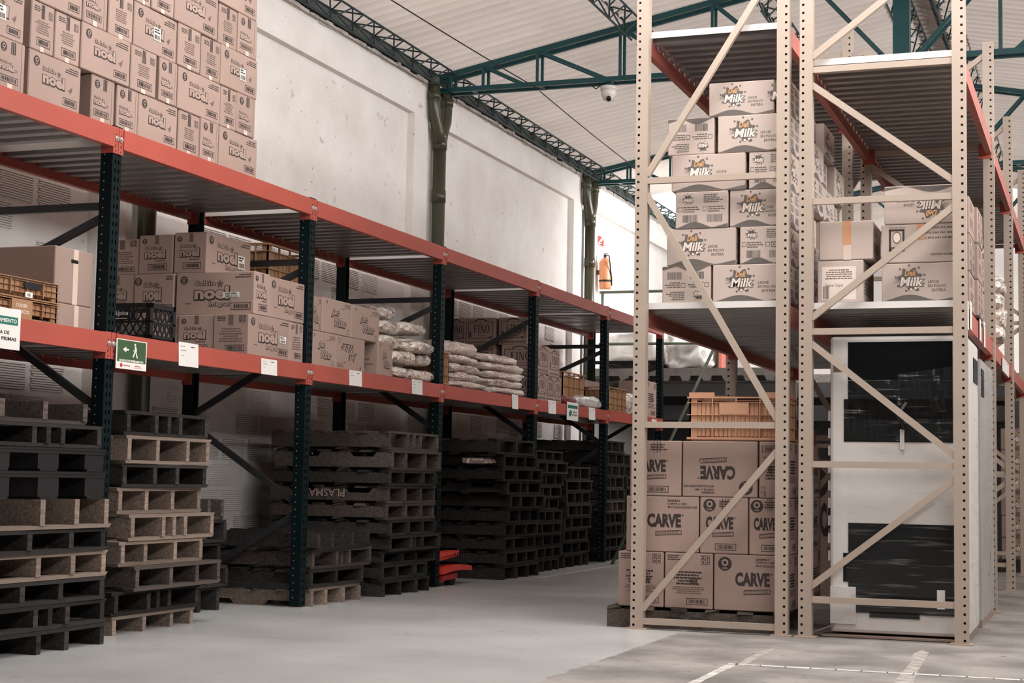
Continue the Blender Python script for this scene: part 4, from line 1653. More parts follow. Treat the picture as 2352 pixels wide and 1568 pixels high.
# second bay: whole-wheat biscuit cartons
yb_ = 9.22
IW, IN, IT = ('intW', pr_int_w), ('intN', pr_int_n), ('intT', pr_int_text)
carton('biscuit carton in the lowest layer, logo end towards the black crate', -5.72, -5.45, 9.22, 9.76, zs, zs + .268, [('-y',) + IN], 'card', G)
o = carton('biscuit carton in the lowest layer, long logo side over the beam', -5.447, -5.185, 9.21, 9.775, zs, zs + .27, [('-y',) + IT, ('+x',) + IW], 'card', G)
sticker(o, .42, .11, .09, .045, '+x', 3)
carton('biscuit carton in the lowest layer against the second green post, text end out', -5.62, -5.19, 9.785, 9.985, zs, zs + .268, [('+x',) + IT], 'card', G)
carton('biscuit carton in the middle layer, logo half hidden by the black crate', -6.10, -5.79, 9.27, 9.8, zs + .271, zs + .553, [('-y',) + IW], 'card', G)
o = carton('biscuit carton in the middle layer with its long logo side towards the aisle end', -5.775, -5.185, 9.27, 9.485, zs + .271, zs + .553, [('-y',) + IW, ('+x',) + IN], 'card', G)
sticker(o, .36, .11, .12, .035, '-y', 5)
carton('biscuit carton in the middle layer beside the second green post', -5.62, -5.19, 9.495, 9.985, zs + .271, zs + .545, [('+x',) + IW], 'card', G)
o = carton('biscuit carton of the top layer nearest the aisle, white sticker on its logo side', -5.82, -5.572, 9.30, 9.90, zs + .555, zs + .83, [('-y',) + IN, ('+x',) + IW], 'card', G)
sticker(o, .42, .08, .09, .09, '+x', 6)
carton('biscuit carton of the top layer, second from the aisle', -6.09, -5.825, 9.30, 9.90, zs + .555, zs + .82, [('-y',) + IN], 'card', G)
carton('biscuit carton of the top layer nearest the wall, partly behind the first post', -6.36, -6.095, 9.31, 9.62, zs + .555, zs + .80, [('-y',) + IT], 'card', G)
carton('biscuit carton of the middle layer at the wall', -6.38, -6.105, 9.28, 9.62, zs + .271, zs + .553, [('-y',) + IN], 'card', G)
carton('biscuit carton of the lowest layer behind the black crate', -6.05, -5.725, 9.23, 9.76, zs, zs + .268, [('-y',) + IN], 'card', G)
# black milk crate
t = thing('milk_crate', 'black lattice milk crate with white lettering on the middle deck', 'crate', (-5.34, 8.21, zs))
x0, x1, y0, y1, z0, z1 = -5.49, -5.195, 8.075, 8.35, zs, zs + .215
block('base', 'dark_plastic', t, x0, x1, y0, y1, z0, z0 + .012)
for za, zb_ in ((z0, z0 + .03), (z1 - .028, z1), (z0 + .10, z0 + .112)):
    b = MB()
    b.box(x0, x1, y0, y0 + .01, za, zb_).box(x0, x1, y1 - .01, y1, za, zb_).box(x0, x0 + .01, y0 + .01, y1 - .01, za, zb_).box(x1 - .01, x1, y0 + .01, y1 - .01, za, zb_)
    b.build('rim', 'dark_plastic', t)
for xa, ya in ((x0, y0), (x1 - .03, y0), (x0, y1 - .03), (x1 - .03, y1 - .03)):
    block('corner_post', 'dark_plastic', t, xa, xa + .03, ya, ya + .03, z0, z1)
for s_ in (1, -1):
    for k in range(9):
        u = -.06 + k * .05
        b = MB()
        a0, a1 = max(0, u), min(.27, u + .10)
        if a1 - a0 > .02:
            za, zb_ = z0 + .03 + (a0 - u) * 1.55, z0 + .03 + (a1 - u) * 1.55
            if s_ < 0:
                za, zb_ = z0 + z1 - za, z0 + z1 - zb_
            b.bar((x0 + .012 + a0, y0 + .005, za), (x0 + .012 + a1, y0 + .005, zb_), .006, .008)
            b.bar((x1 - .005, y0 + .004 + a0 * .96, za), (x1 - .005, y0 + .004 + a1 * .96, zb_), .006, .008)
            b.build('lattice_bar', 'dark_plastic', t)
panel_on(t, 'letter_panel', lambda p, a, c: (p.text('Alpina', a * .1, a * .9, c * .3, c * .8, 'paper', .01, .3), p.rect(a * .1, a * .85, c * .12, c * .17, 'paper')), ('alp',), x0 + .03, y0 - .002, z0 + .115, .13, .07, 'dark_plastic', '-y')
block('glossy_bag', 'clear_bag', t, x0 + .06, x1 - .02, y0 + .06, y1 - .02, z0 + .02, z0 + .12)
crate('tan plastic crate standing behind the top biscuit cartons', -6.06, -5.66, 10.30, 10.95, zs + .45, zs + .90, 'crate_brown', 9, 9)
carton('plain carton under the tan crate at the wall', -6.08, -5.64, 10.28, 10.97, zs, zs + .448, [('-y', 'tc2', pr_tape_c)], 'card_grey', G)

# third bay: outline-lettered cartons and clear bags
JW = ('jet', pr_jet)
carton('outline-lettered carton in the upper row against the second green post', -5.62, -5.2, 10.09, 10.265, zs + .245, zs + .487, [('+x',) + JW], 'card', G)
carton('outline-lettered carton in the middle of the upper row', -5.6, -5.195, 10.27, 10.75, zs + .245, zs + .495, [('+x',) + JW], 'card', G)
carton('outline-lettered carton at the right end of the upper row beside the clear bags', -5.6, -5.20, 10.757, 11.25, zs + .245, zs + .492, [('+x',) + JW], 'card', G)
carton('outline-lettered carton in the lower row against the second green post', -5.6, -5.19, 10.09, 10.495, zs, zs + .243, [('+x',) + JW], 'card', G)
carton('outline-lettered carton in the lower row standing upside down', -5.6, -5.19, 10.502, 10.98, zs, zs + .243, [('+x',) + JW + (True,)], 'card', G)
carton('outline-lettered carton at the right end of the lower row, beside the clear bags', -5.45, -5.185, 11.20, 11.485, zs, zs + .262, [('+x',) + JW, ('-y', 'side', pr_side)], 'card', G)


def bag_mesh(dx, dy, dz, seed, matn, pinch=.5, nu=44, nv=24, rough=.06, e=.55):
    b = MB()
    rr = random.Random(seed)
    off = Vector((rr.uniform(0, 90), rr.uniform(0, 90), rr.uniform(0, 90)))

    def sp(c, e_):
        return math.copysign(abs(c) ** e_, c)
    vs = []
    for j in range(nv + 1):
        ph = -math.pi / 2 + math.pi * j / nv
        for i in range(nu):
            th = 2 * math.pi * i / nu
            x = sp(math.cos(ph), e) * sp(math.cos(th), e)
            y = sp(math.cos(ph), e) * sp(math.sin(th), e)
            z = sp(math.sin(ph), e)
            q = Vector((x * dx / 2, y * dy / 2, z * dz / 2))
            f = 1 - pinch * max(0, abs(y) - .6) / .4 * .45
            q.z *= f
            q.x *= 1 - pinch * .5 * max(0, abs(y) - .75) / .25 * .4
            n1 = noise.noise(q * 5.5 + off)
            n2 = noise.noise(q * 22 + off * 2)
            n3 = 1 - abs(noise.noise(Vector((q.x, q.y * .7, q.z)) * 14 + off * 3)) * 2.4
            k = 1 + rough * 1.8 * n1 + rough * .9 * n2 + rough * .8 * n3
            q = q * k
            q.z += dz / 2
            if q.z < 0:
                q.z *= .15
            vs.append(q)
    fs = []
    for j in range(nv):
        for i in range(nu):
            i2 = (i + 1) % nu
            fs.append((j * nu + i, j * nu + i2, (j + 1) * nu + i2, (j + 1) * nu + i))
    b.add(vs, fs)
    return b.mesh('bag', matn, True)


def bag(lab, cx, cy, z0, dx, dy, dz, seed, matn='clear_bag', cat='bag', group=None, rz=0, tilt=0, name='bag', pinch=.5, rough=.06, e=.55):
    o = obj(name, bag_mesh(dx, dy, dz, seed, matn, pinch, rough=rough, e=e), None, (cx, cy, z0), (R(tilt), 0, R(rz)))
    tag(o, lab, cat, group)
    return loc_reg(o)


GB = 'clear bags of small packets'
blist = [((-10, 110, 90, 380), -5.78, 'top layer nearest the cartons'), ((85, 115, 250, 380), -5.72, 'top layer, second from the cartons'), ((245, 150, 445, 375), -5.75, 'top layer under the grey brace'),
         ((80, 325, 415, 590), -5.42, 'second layer beside the upper cartons'), ((405, 375, 830, 625), -5.45, 'second layer against the third green post'),
         ((90, 555, 395, 790), -5.42, 'third layer beside the cartons'), ((385, 560, 600, 800), -5.48, 'middle of the third layer'), ((545, 610, 925, 885), -5.36, 'third layer, plump, against the third post'),
         ((245, 755, 610, 1015), -5.33, 'fourth layer, large, beside the lower cartons'), ((590, 850, 735, 1030), -5.42, 'middle of the fourth layer'), ((715, 870, 870, 1045), -5.42, 'fourth layer by the third post'),
         ((250, 1005, 480, 1185), -5.36, 'lowest layer beside the cartons'), ((455, 1005, 905, 1225), -5.36, 'lowest layer against the third post')]
for k, (rc, X, nm) in enumerate(blist):
    s_ = 380 / 2352
    a = A(860 + rc[0] * s_, 680 + rc[1] * s_, 'x', X + .15)
    c = A(860 + rc[2] * s_, 680 + rc[3] * s_, 'x', X + .15)
    zlo = c.z + .012
    if 'lowest' in nm:
        zlo = zs
    yc0, yc1 = a.y, c.y
    yc1 = min(yc1, 12.38)
    bag('clear plastic bag of small packets, ' + nm, X, (yc0 + yc1) / 2, zlo, .33, (yc1 - yc0) * 1.04, max(.1, (a.z - zlo) * .99), 40 + k, 'clear_bag', 'bag', GB, rr.uniform(-4, 4), 0, 'packet_bag', .5, .085, .58)

# fourth bay: framed-print cartons, sacks, crate
FN = ('fino', pr_fino)
for r_, lay in enumerate(('bottom', 'middle', 'top')):
    for k, (a, c) in enumerate(((-6.16, -5.96), (-5.957, -5.64), (-5.61, -5.305))):
        if k == 2 and r_ < 2:
            continue
        nm = ('nearest the wall', 'in the middle', 'nearest the aisle')[k]
        carton('framed-print carton behind the sacks, %s layer, %s' % (lay, nm), a, c, 14.93, 15.22, zs + r_ * .272, zs + (r_ + 1) * .272 - .001, [('-y',) + FN], 'card_grey', 'framed-print cartons')
for k, (a, c, za, zb_, nm) in enumerate(((14.93, 15.205, 0, .270, 'lower row beside the fourth green post'), (15.21, 15.445, 0, .255, 'middle of the lower row'), (15.45, 15.685, 0, .254, 'right end of the lower row'),
                                         (14.93, 15.275, .272, .545, 'upper row beside the fourth green post'), (15.285, 15.62, .257, .535, 'right end of the upper row'))):
    carton('framed-print carton right of the fourth green post, ' + nm, -5.575, -5.195, a, c, zs + za, zs + zb_, [('+x',) + FN] + ([('-y',) + FN] if a == 14.93 else []), 'card', 'framed-print cartons')
crate('narrow tan crate stack edge between the third post and the sacks', -5.55, -5.21, 12.50, 12.685, zs, zs + .285, 'crate_brown', 6, 3)
GS = 'white printed sacks'
for k in range(5):
    zk = zs + k * .072
    for q, (ya, yb2, X) in enumerate(((12.70, 13.72 - .04 * k, -5.50), (13.69 - .045 * k, 14.74 - .03 * k, -5.48))):
        if k == 4 and q == 1:
            ya = 13.5
        side = 'beside the tan crate' if q == 0 else 'beside the fourth green post'
        bag('white printed sack, %s layer up, %s' % (ORD[k], side), X, (ya + yb2) / 2, zk, .55 if k else .58, (yb2 - ya) * .98, .078 + (.05 if k == 4 and q == 0 else .0), 70 + k * 3 + q, 'sack', 'sack', GS, rr.uniform(-2, 2), 0, 'sack', 1.0, .12, .68)

# fifth and sixth bay
crate('wide tan crate behind the white bag near the fifth post', -5.95, -5.40, 16.35, 17.10, zs, zs + .38, 'crate_brown', 10, 9)
bag('dark red bag lying on the beam edge right of the framed-print cartons', -5.32, 16.02, zs, .25, .55, .09, 91, 'red_bag', 'bag', None, 0, 0, 'red_bag', .8)
bag('white plastic bag lying on the deck left of the fifth post', -5.275, 16.75, zs, .2, .8, .13, 92, 'white_wrap', 'bag', None, 0, 0, 'white_bag', .9, .1, .7)
crate('tan crate just right of the fifth green post', -5.5, -5.21, 17.42, 18.12, zs, zs + .275, 'crate_brown', 7, 9)
carton('dark open carton behind the tan crate by the fifth post', -6.0, -5.56, 17.4, 18.4, zs, zs + .37, [], 'card_grey', G)
bag('crumpled white bag right of the tan crate', -5.36, 18.45, zs, .3, .55, .24, 93, 'clear_bag', 'bag', None, 0, 0, 'white_bag', .6, .12)
carton('printed carton at the far end of the middle deck', -5.55, -5.2, 18.95, 19.46, zs, zs + .44, [('+x', 'ct', pr_carve_text)], 'card', G)

# ------------------------------------------------------------------ signs and papers on the long rack
XF = XL + .0135


def pr_exit(p, w_, h):
    p.rect(.03 * w_, .97 * w_, .24 * h, .97 * h, 'sign_green')
    p.text('SALIDA DE EMERGENCIA', .10 * w_, .90 * w_, .255 * h, .325 * h, 'paper', .05, 0, 2)
    p.poly([(.20 * w_, .66 * h), (.31 * w_, .76 * h), (.31 * w_, .69 * h), (.40 * w_, .69 * h), (.40 * w_, .63 * h), (.31 * w_, .63 * h), (.31 * w_, .56 * h)], 'paper', 2)
    p.disc(.60 * w_, .86 * h, .032 * w_, 'paper', 2, 12, .038 * h)
    p.poly([(.585 * w_, .81 * h), (.635 * w_, .80 * h), (.665 * w_, .66 * h), (.64 * w_, .60 * h), (.575 * w_, .61 * h), (.59 * w_, .70 * h)], 'paper', 2)
    p.poly([(.59 * w_, .72 * h), (.60 * w_, .75 * h), (.55 * w_, .62 * h), (.535 * w_, .625 * h)], 'paper', 3)
    p.poly([(.58 * w_, .62 * h), (.62 * w_, .61 * h), (.56 * w_, .42 * h), (.52 * w_, .43 * h)], 'paper', 3)
    p.poly([(.61 * w_, .62 * h), (.645 * w_, .61 * h), (.70 * w_, .41 * h), (.66 * w_, .40 * h)], 'paper', 3)
    p.disc(.17 * w_, .12 * h, .04 * w_, 'sign_red', 1, 12)
    p.lines(.24 * w_, .46 * w_, .09 * h, .15 * h, 1, 2, 'sign_red')
    p.lines(.62 * w_, .84 * w_, .10 * h, .165 * h, 1, 5, 'sign_red')
    p.lines(.60 * w_, .86 * w_, .06 * h, .085 * h, 1, 2, 'sign_red')
plate('exit_sign', 'green and white emergency exit sign with walking figure on the orange beam', 'sign', pr_exit, (267, 776, 334, 853), ('exit',), XF + .004, .004)


def pr_store(p, w_, h):
    p.rect(.06 * w_, .94 * w_, .60 * h, .80 * h, 'sign_teal')
    p.text('ALMACENAMIENTO', .09 * w_, .91 * w_, .65 * h, .75 * h, 'paper', .03, 0, 2)
    p.text('BODEGA DE', .24 * w_, .76 * w_, .36 * h, .45 * h, 'ink', .03)
    p.text('MATERIAS PRIMAS', .10 * w_, .92 * w_, .21 * h, .30 * h, 'ink', .03)
a, c = A(0, 708, 'x', XF + .004), A(43, 805, 'x', XF + .004)
plate_at('storage_sign', 'white and teal storage sign cut off at the left edge of the rack beam', 'sign', pr_store, (XF + .004, c.y - .36, c.z), .36, .205, ('store',), .004)


def pr_note(p, w_, h):
    p.lines(.08 * w_, .42 * w_, .80 * h, .86 * h, 1, 3, 'ink_soft', 'l', .4)
    p.lines(.60 * w_, .92 * w_, .80 * h, .88 * h, 1, 4, 'ink_soft', 'l', .6)
    p.lines(.10 * w_, .40 * w_, .62 * h, .70 * h, 1, 6, 'ink_soft', 'l', .3)
    p.lines(.12 * w_, .30 * w_, .42 * h, .48 * h, 1, 7, 'ink_soft', 'l', .3)
notes = [((412, 784, 455, 845), 'left of the biscuit cartons'), ((601, 822, 636, 863), 'left of the second green post'), ((803, 849, 831, 888), 'under the outline-lettered cartons'), ((947, 870, 970, 907), 'under the clear bags'),
         ((1177, 905, 1190, 940), 'under the white sacks'), ((1260, 918, 1277, 951), 'under the framed-print cartons'), ((1353, 935, 1367, 965), 'left of the fifth post'), ((1497, 962, 1508, 976), 'at the far end of the rack')]
for k, (r_, nm) in enumerate(notes):
    plate('paper_label', 'white paper label taped to the orange beam ' + nm, 'label', pr_note, r_, ('note',), XF + .003, .0015, 'paper', None, R(-2), 'paper labels on the rack beam')


def pr_zone(p, w_, h):
    p.rect(.06 * w_, .94 * w_, .66 * h, .84 * h, 'sign_teal')
    p.fan((.28 * w_, .38 * h), [(.18 * w_, .2 * h), (.36 * w_, .22 * h), (.44 * w_, .45 * h), (.32 * w_, .58 * h), (.16 * w_, .45 * h)], 'sign_teal')
    p.text('ZONA', .5 * w_, .86 * w_, .42 * h, .52 * h, 'ink', .04)
    p.text('ESTIBAS', .46 * w_, .92 * w_, .26 * h, .36 * h, 'ink', .04)
plate('zone_sign', 'small white and teal zone sign on the beam near the fifth post', 'sign', pr_zone, (1302, 922, 1327, 967), ('zone',), XF + .004)

# ================================================================== PALLETS
KM = {'d': 'wood_dark', 'l': 'wood_light', 'm': 'wood_mid'}
KN = {'d': 'dark stained', 'l': 'pale bare wood', 'm': 'weathered brown'}
prr = random.Random(33)
NOTCH = {}


def stringer_mesh(ln, h, matn, notch):
    k = (ln, round(h, 3), matn, notch)
    if k not in NOTCH:
        b = MB()
        t = .019
        if not notch:
            b.box(-ln / 2, ln / 2, -t, t, -h / 2, h / 2)
        else:
            s_ = 1 if notch > 0 else -1
            prof = [(-ln / 2, -h / 2), (ln / 2, -h / 2), (ln / 2, h / 2)]
            for c in (.25, -.22):
                prof += [(c + .12, h / 2), (c + .09, h / 2 - .035), (c - .09, h / 2 - .035), (c - .12, h / 2)]
            prof += [(-ln / 2, h / 2)]
            prof = [(x, z * s_) for x, z in prof]
            # convex pieces: build as strips
            xs = sorted(set(p_[0] for p_ in prof))
            zt = {}
            for x in xs:
                zz = [p_[1] * s_ for p_ in prof if abs(p_[0] - x) < 1e-6]
                zt[x] = max(zz)
            for a, c in zip(xs, xs[1:]):
                za, zc = zt[a], zt[c]
                vs = [(a, -t, -h / 2 * s_), (c, -t, -h / 2 * s_), (c, -t, zc * s_), (a, -t, za * s_)]
                vs += [(x, t, z) for x, _, z in vs]
                b.add(vs, [(0, 1, 2, 3), (7, 6, 5, 4), (3, 2, 6, 7), (0, 4, 5, 1), (0, 3, 7, 4), (1, 5, 6, 2)])
        NOTCH[k] = b.mesh('stringer', matn)
    return NOTCH[k]


def pallet(lab, X, y0, y1, z, h, kind, ln=1.0, bottom=True, top=True, nst=4, notch=0, group='wooden pallets stacked under the long rack'):
    mt = KM[kind]
    wd = y1 - y0
    t = thing('pallet', lab, 'pallet', (X - ln / 2, (y0 + y1) / 2, z), group, True, R(prr.uniform(-1.6, 1.6)))
    bt = .019
    zb_ = bt if bottom else 0
    zt = h - (bt if top else 0)
    pos = [i / (nst - 1) for i in range(nst)]
    pos = [p_ if p_ in (0, 1) else p_ + prr.uniform(-.07, .07) for p_ in pos]
    if nst == 5:
        pos = [0, .36 + prr.uniform(-.05, .05), .5, .64, 1]
    for p_ in pos:
        yy = -wd / 2 + .022 + p_ * (wd - .044)
        obj('stringer', stringer_mesh(ln, zt - zb_, mt, notch), t, (prr.uniform(-.008, .008), yy, (zb_ + zt) / 2))
    nb_ = 6
    for i in range(nb_):
        bw = prr.uniform(.082, .10)
        xx = ln / 2 - .048 - i * (ln - .096) / (nb_ - 1)
        if top:
            obj('deck_board', unit(mt, 1 + i % 3), t, (xx, prr.uniform(-.006, .006), h - bt / 2), (0, 0, 0), (bw, wd, bt))
        if bottom and i % 2 == 0 or (bottom and i == nb_ - 1):
            obj('bottom_board', unit(mt, 1 + i % 3), t, (xx, prr.uniform(-.006, .006), bt / 2), (0, 0, 0), (bw, wd, bt))
    return t


def plastic_pallet(lab, X, y0, y1, z, h, ln=1.0):
    t = thing('plastic_pallet', lab, 'pallet', (X - ln / 2, (y0 + y1) / 2, z), 'wooden pallets stacked under the long rack', True, R(prr.uniform(-.5, .5)))
    wd = y1 - y0
    block('deck', 'dark_plastic', t, -ln / 2, ln / 2, -wd / 2, wd / 2, h - .03, h)
    for yy in (-wd / 2 + .09, 0, wd / 2 - .09):
        for xx in (-ln / 2 + .09, 0, ln / 2 - .09):
            block('foot_block', 'dark_plastic', t, xx - .085, xx + .085, yy - .085, yy + .085, .012, h - .03)
        block('runner', 'dark_plastic', t, -ln / 2, ln / 2, yy - .07, yy + .07, 0, .012)
    block('edge_ridge', 'dark_plastic', t, ln / 2 - .006, ln / 2 + .004, -wd / 2, wd / 2, h - .012, h - .004)
    return t


def stack(nm, X, items, zs_):
    for k, it in enumerate(items):
        y0, y1, kind = it[:3]
        opt = it[3] if len(it) > 3 else {}
        h = zs_[k + 1] - zs_[k] - .002
        where = 'on the floor' if k == 0 else ('topmost' if k == len(items) - 1 else ORD[k] + ' from the floor')
        lev = 'lowest' if k == 0 else ('topmost' if k == len(items) - 1 else ORD[k] + ' up')
        if kind == 'p':
            plastic_pallet('black plastic pallet, %s in %s' % (lev, nm), X, y0, y1, zs_[k], h)
        else:
            pallet('%s pallet, %s in %s' % (KN[kind], lev, nm), X + opt.pop('dx', prr.uniform(-.03, .02)), y0, y1, zs_[k], h, kind, **opt)


nb0 = dict(bottom=False)
stack('the leftmost pallet stack', -4.965, [
    (6.45, 7.40, 'd', dict(bottom=False)), (6.44, 7.39, 'd', dict(nst=5)), (6.43, 7.38, 'd', dict(nst=4)), (6.44, 7.40, 'l'), (6.40, 7.36, 'd'), (6.42, 7.37, 'l', dict(top=False)),
    (6.38, 7.345, 'p'), (6.37, 7.335, 'p'), (6.33, 7.29, 'd', dict(nst=5)), (6.25, 7.18, 'm', dict(top=False))], [0, .115, .24, .36, .495, .615, .765, .905, 1.025, 1.145, 1.255])
stack('the stack just right of the first green post', -5.16, [
    (7.76, 8.66, 'l', dict(bottom=False)), (7.76, 8.70, 'd', dict(nst=5)), (7.86, 8.82, 'm', dict(dx=.05)), (7.76, 8.66, 'l'), (7.83, 8.77, 'l', dict(dx=.03, nst=5)), (7.78, 8.69, 'l'), (7.82, 8.69, 'd'),
    (7.79, 8.73, 'l', dict(nst=4)), (7.80, 8.72, 'd', dict(nst=5))], [0, .105, .24, .38, .52, .67, .82, .955, 1.115, 1.255])
stack('the low shadowed stack behind the second pale stack', -5.53, [
    (8.90, 9.60, 'd', dict(bottom=False, ln=.86)), (8.92, 9.62, 'd', dict(ln=.86)), (8.90, 9.6, 'd', dict(ln=.86)), (8.92, 9.62, 'd', dict(ln=.86)), (8.90, 9.58, 'm', dict(top=False, ln=.86))], [0, .16, .30, .45, .60, .735])
stack('the low stack at the second green post', -5.165, [
    (10.12, 10.93, 'l', dict(bottom=False, notch=-1)), (10.12, 10.98, 'd', dict(nst=3)), (10.22, 11.13, 'm', dict(nst=5)), (10.16, 11.05, 'd', dict(top=False))], [0, .125, .25, .385, .50])
stack('the tall stack left of the third green post', -5.10, [
    (11.24, 12.12, 'd', dict(bottom=False)), (11.25, 12.10, 'd'), (11.27, 12.26, 'd'), (11.30, 12.26, 'd', dict(nst=5)), (11.25, 12.18, 'd'), (11.26, 12.18, 'm'), (11.26, 12.24, 'm', dict(notch=1)),
    (11.24, 12.18, 'd'), (11.30, 12.28, 'm', dict(notch=1)), (11.28, 12.28, 'm', dict(nst=5))], [0, .12, .235, .335, .455, .575, .70, .835, .955, 1.11, 1.255])
stack('the tall stack in front of the fourth green post', -5.05, [
    (13.72, 14.60, 'd', dict(bottom=False)), (13.70, 14.58, 'd'), (13.72, 14.62, 'd'), (13.76, 14.66, 'd'), (13.82, 14.72, 'd'), (13.84, 14.76, 'd'), (13.74, 14.68, 'd', dict(notch=1)), (13.62, 14.66, 'd'), (13.66, 14.6, 'd'),
    (13.5, 14.5, 'd', dict(nst=3))], [0, .125, .25, .375, .50, .63, .76, .88, 1.0, 1.12, 1.26])
stack('the stack just right of the fourth green post', -5.18, [
    (14.91, 15.66, 'd', dict(bottom=False)), (14.91, 15.78, 'd'), (14.92, 15.76, 'd'), (14.91, 15.70, 'd'), (14.92, 15.79, 'd'), (14.91, 15.68, 'd'), (14.92, 15.7, 'd'), (14.91, 15.82, 'd'), (14.92, 15.83, 'd'), (14.91, 15.8, 'd')],
    [0, .12, .24, .36, .48, .60, .72, .84, .96, 1.08, 1.19])
stack('the stack left of the fifth green post', -5.20, [(15.88, 16.74, 'd', dict(bottom=False)), (15.9, 16.78, 'd'), (15.88, 16.7, 'd'), (15.9, 16.8, 'd'), (15.92, 16.75, 'd'), (15.9, 16.78, 'd'), (15.88, 16.84, 'd', dict(nst=3)), (15.9, 16.76, 'd')],
      [0, .13, .26, .39, .52, .65, .78, .90, 1.04])
stack('the stack right of the fifth green post', -5.24, [(17.36 + .02 * (k % 3), 18.24 - .03 * (k % 2), 'd' if k not in (4,) else 'm', dict(bottom=k > 0)) for k in range(10)], [.135 * k for k in range(11)])
stack('the farthest stack at the end of the long rack', -5.3, [(18.45, 19.4, 'd', dict(bottom=k > 0)) for k in range(9)], [.135 * k for k in range(10)])
# faded stencil on one stringer of the tall stack
p_ = PR()
p_.text('PLASMAC', 0, .36, 0, .06, 'print_card', .01)
p_.turned(.36, .06)
for o in list(bpy.data.objects):
    if o.name.startswith('pallet') and o.get('label') == 'weathered brown pallet, seventh up in the tall stack left of the third green post':
        obj('print', p_.mesh('print'), o, (-.22, -.49 - .003, .045))
# scrap film lying on a dark pallet
bag('crumpled clear film hanging over a dark pallet in the stack before the fourth post', -5.3, 13.72, 1.03, .3, .4, .06, 97, 'clear_bag', 'film', None, 0, 0, 'film_scrap', .8, .15)

# ------------------------------------------------------------------ red hand pallet truck half hidden by the post
t = thing('pallet_truck', 'red hand pallet truck forks behind the third green post', 'pallet truck', (-5.4, 12.8, 0))
for X in (-5.22, -5.6):
    b = MB()
    pr_ = [(12.5, .145), (12.75, .165), (13.02, .165), (13.15, .15), (13.15, .11), (13.0, .125), (12.75, .125), (12.5, .105)]
    for a, c in ((0, 1), (1, 2), (2, 3)):
        q = [pr_[a], pr_[c], pr_[7 - c], pr_[7 - a]]
        b.prism(q, 'x', X - .075, X + .075)
    b.build('fork', 'jack_red', t)
    MB().prism([(12.56, .085), (12.9, .10), (12.9, .055), (12.56, .045)], 'x', X - .04, X + .04).build('push_rod', 'sign_red', t)
    MB().tube([(X - .035, 12.83, .042), (X + .035, 12.83, .042)], .041, 16).build('load_roller', 'rubber', t, True)
b = MB()
b.prism([(12.5, .28), (12.98, .285), (12.98, .245), (12.5, .235)], 'x', -5.3, -5.2)
for k in range(9):
    b.box(-5.3, -5.2, 12.5 + k * .055, 12.525 + k * .055, .208 + k * .004, .235 + k * .004)
b.build('toothed_bar', 'jack_red', t)
MB().box(-5.62, -5.2, 12.49, 12.53, .05, .29).build('cross_head', 'jack_red', t)

# ================================================================== RIGHT HAND RACK GOODS
GC = 'vegetable protein cartons on the pallet'
pallet('worn pallet under the carton stack in the right-hand rack', xpx(1803, 9.82, .1), 9.822, 10.74, 0, .128, 'm', 1.13, False, True, 3, 0, None)
p_ = PR()
p_.text('GP-02', 0, .26, 0, .05, 'ink', .05)
for o in list(bpy.data.objects):
    if o.get('label') == 'worn pallet under the carton stack in the right-hand rack':
        obj('print', p_.mesh('print'), o, (-.2, -.463, .03))
YC = 9.835
CW, CN, CT = ('carW', pr_carve_w), ('carN', pr_carve_n), ('carT', pr_carve_text)
crow = [(.130, .470, [(1419, 1524, CT, 0, 'leftmost'), (1526, 1637, CT, 0, 'second from the left'), (1639, 1797, CW, 0, 'right, behind the post')]),
        (.472, .815, [(1438, 1605, CW, 0, 'leftmost'), (1607, 1718, CN, 0, 'second from the left'), (1720, 1800, CN, 0, 'right, behind the post')]),
        (.817, 1.160, [(1447, 1565, CN, 0, 'leftmost'), (1567, 1740, CW, 1, 'middle, upside down'), (1743, 1802, CT, 1, 'right, behind the post')])]
for ri, (z0, z1, its) in enumerate(crow):
    for a, c, pr, turn, nm in its:
        zm = (z0 + z1) / 2
        carton('brown carton with bold black lettering, %s layer, %s' % (('bottom', 'middle', 'top')[ri], nm), xpx(a, YC, zm), xpx(c, YC, zm) if c < 1790 else -1.80, YC, YC + .30, z0, z1,
               [('-y',) + pr + (turn,), ('+x', 'cs' + str(ri), pr_carve_text)], 'card', GC, .25)
    for q in range(2):
        carton('brown carton in the %s layer behind the front ones, %s from the front' % (('bottom', 'middle', 'top')[ri], ORD[q + 1]), -2.25, -1.80, YC + .31 + q * .45, YC + .75 + q * .45, z0, z1,
               [('+x',) + (CT if (q + ri) % 2 else CN)], 'card', GC, .25)
    carton('brown carton in the %s layer behind the leftmost one' % ('bottom', 'middle', 'top')[ri], -2.75, -2.26, YC + .31, YC + .9, z0, z1, [], 'card', GC, .25)
t = crate('orange plastic crate on top of the lettered cartons', xpx(1583, 9.86, 1.3), -1.83, 9.86, 10.25, 1.162, 1.435, 'crate_orange', 18, 12)
for s_ in (0, 1):
    xa = xpx(1583, 9.86, 1.45) if not s_ else -1.83 - .16
    block('stacking_lug', 'crate_orange', t, xa, xa + .16, 9.86, 9.872, 1.435, 1.462)
    block('stacking_lug', 'crate_orange', t, xa, xa + .16, 10.238, 10.25, 1.435, 1.462)
block('plain_panel', 'crate_orange', t, xpx(1652, 9.85, 1.3), xpx(1720, 9.85, 1.3), 9.846, 9.856, 1.325, 1.395)
crate('second orange crate standing behind the first on the cartons', -2.28, -1.83, 10.55, 11.0, 1.162, 1.26, 'crate_brown', 8, 8)

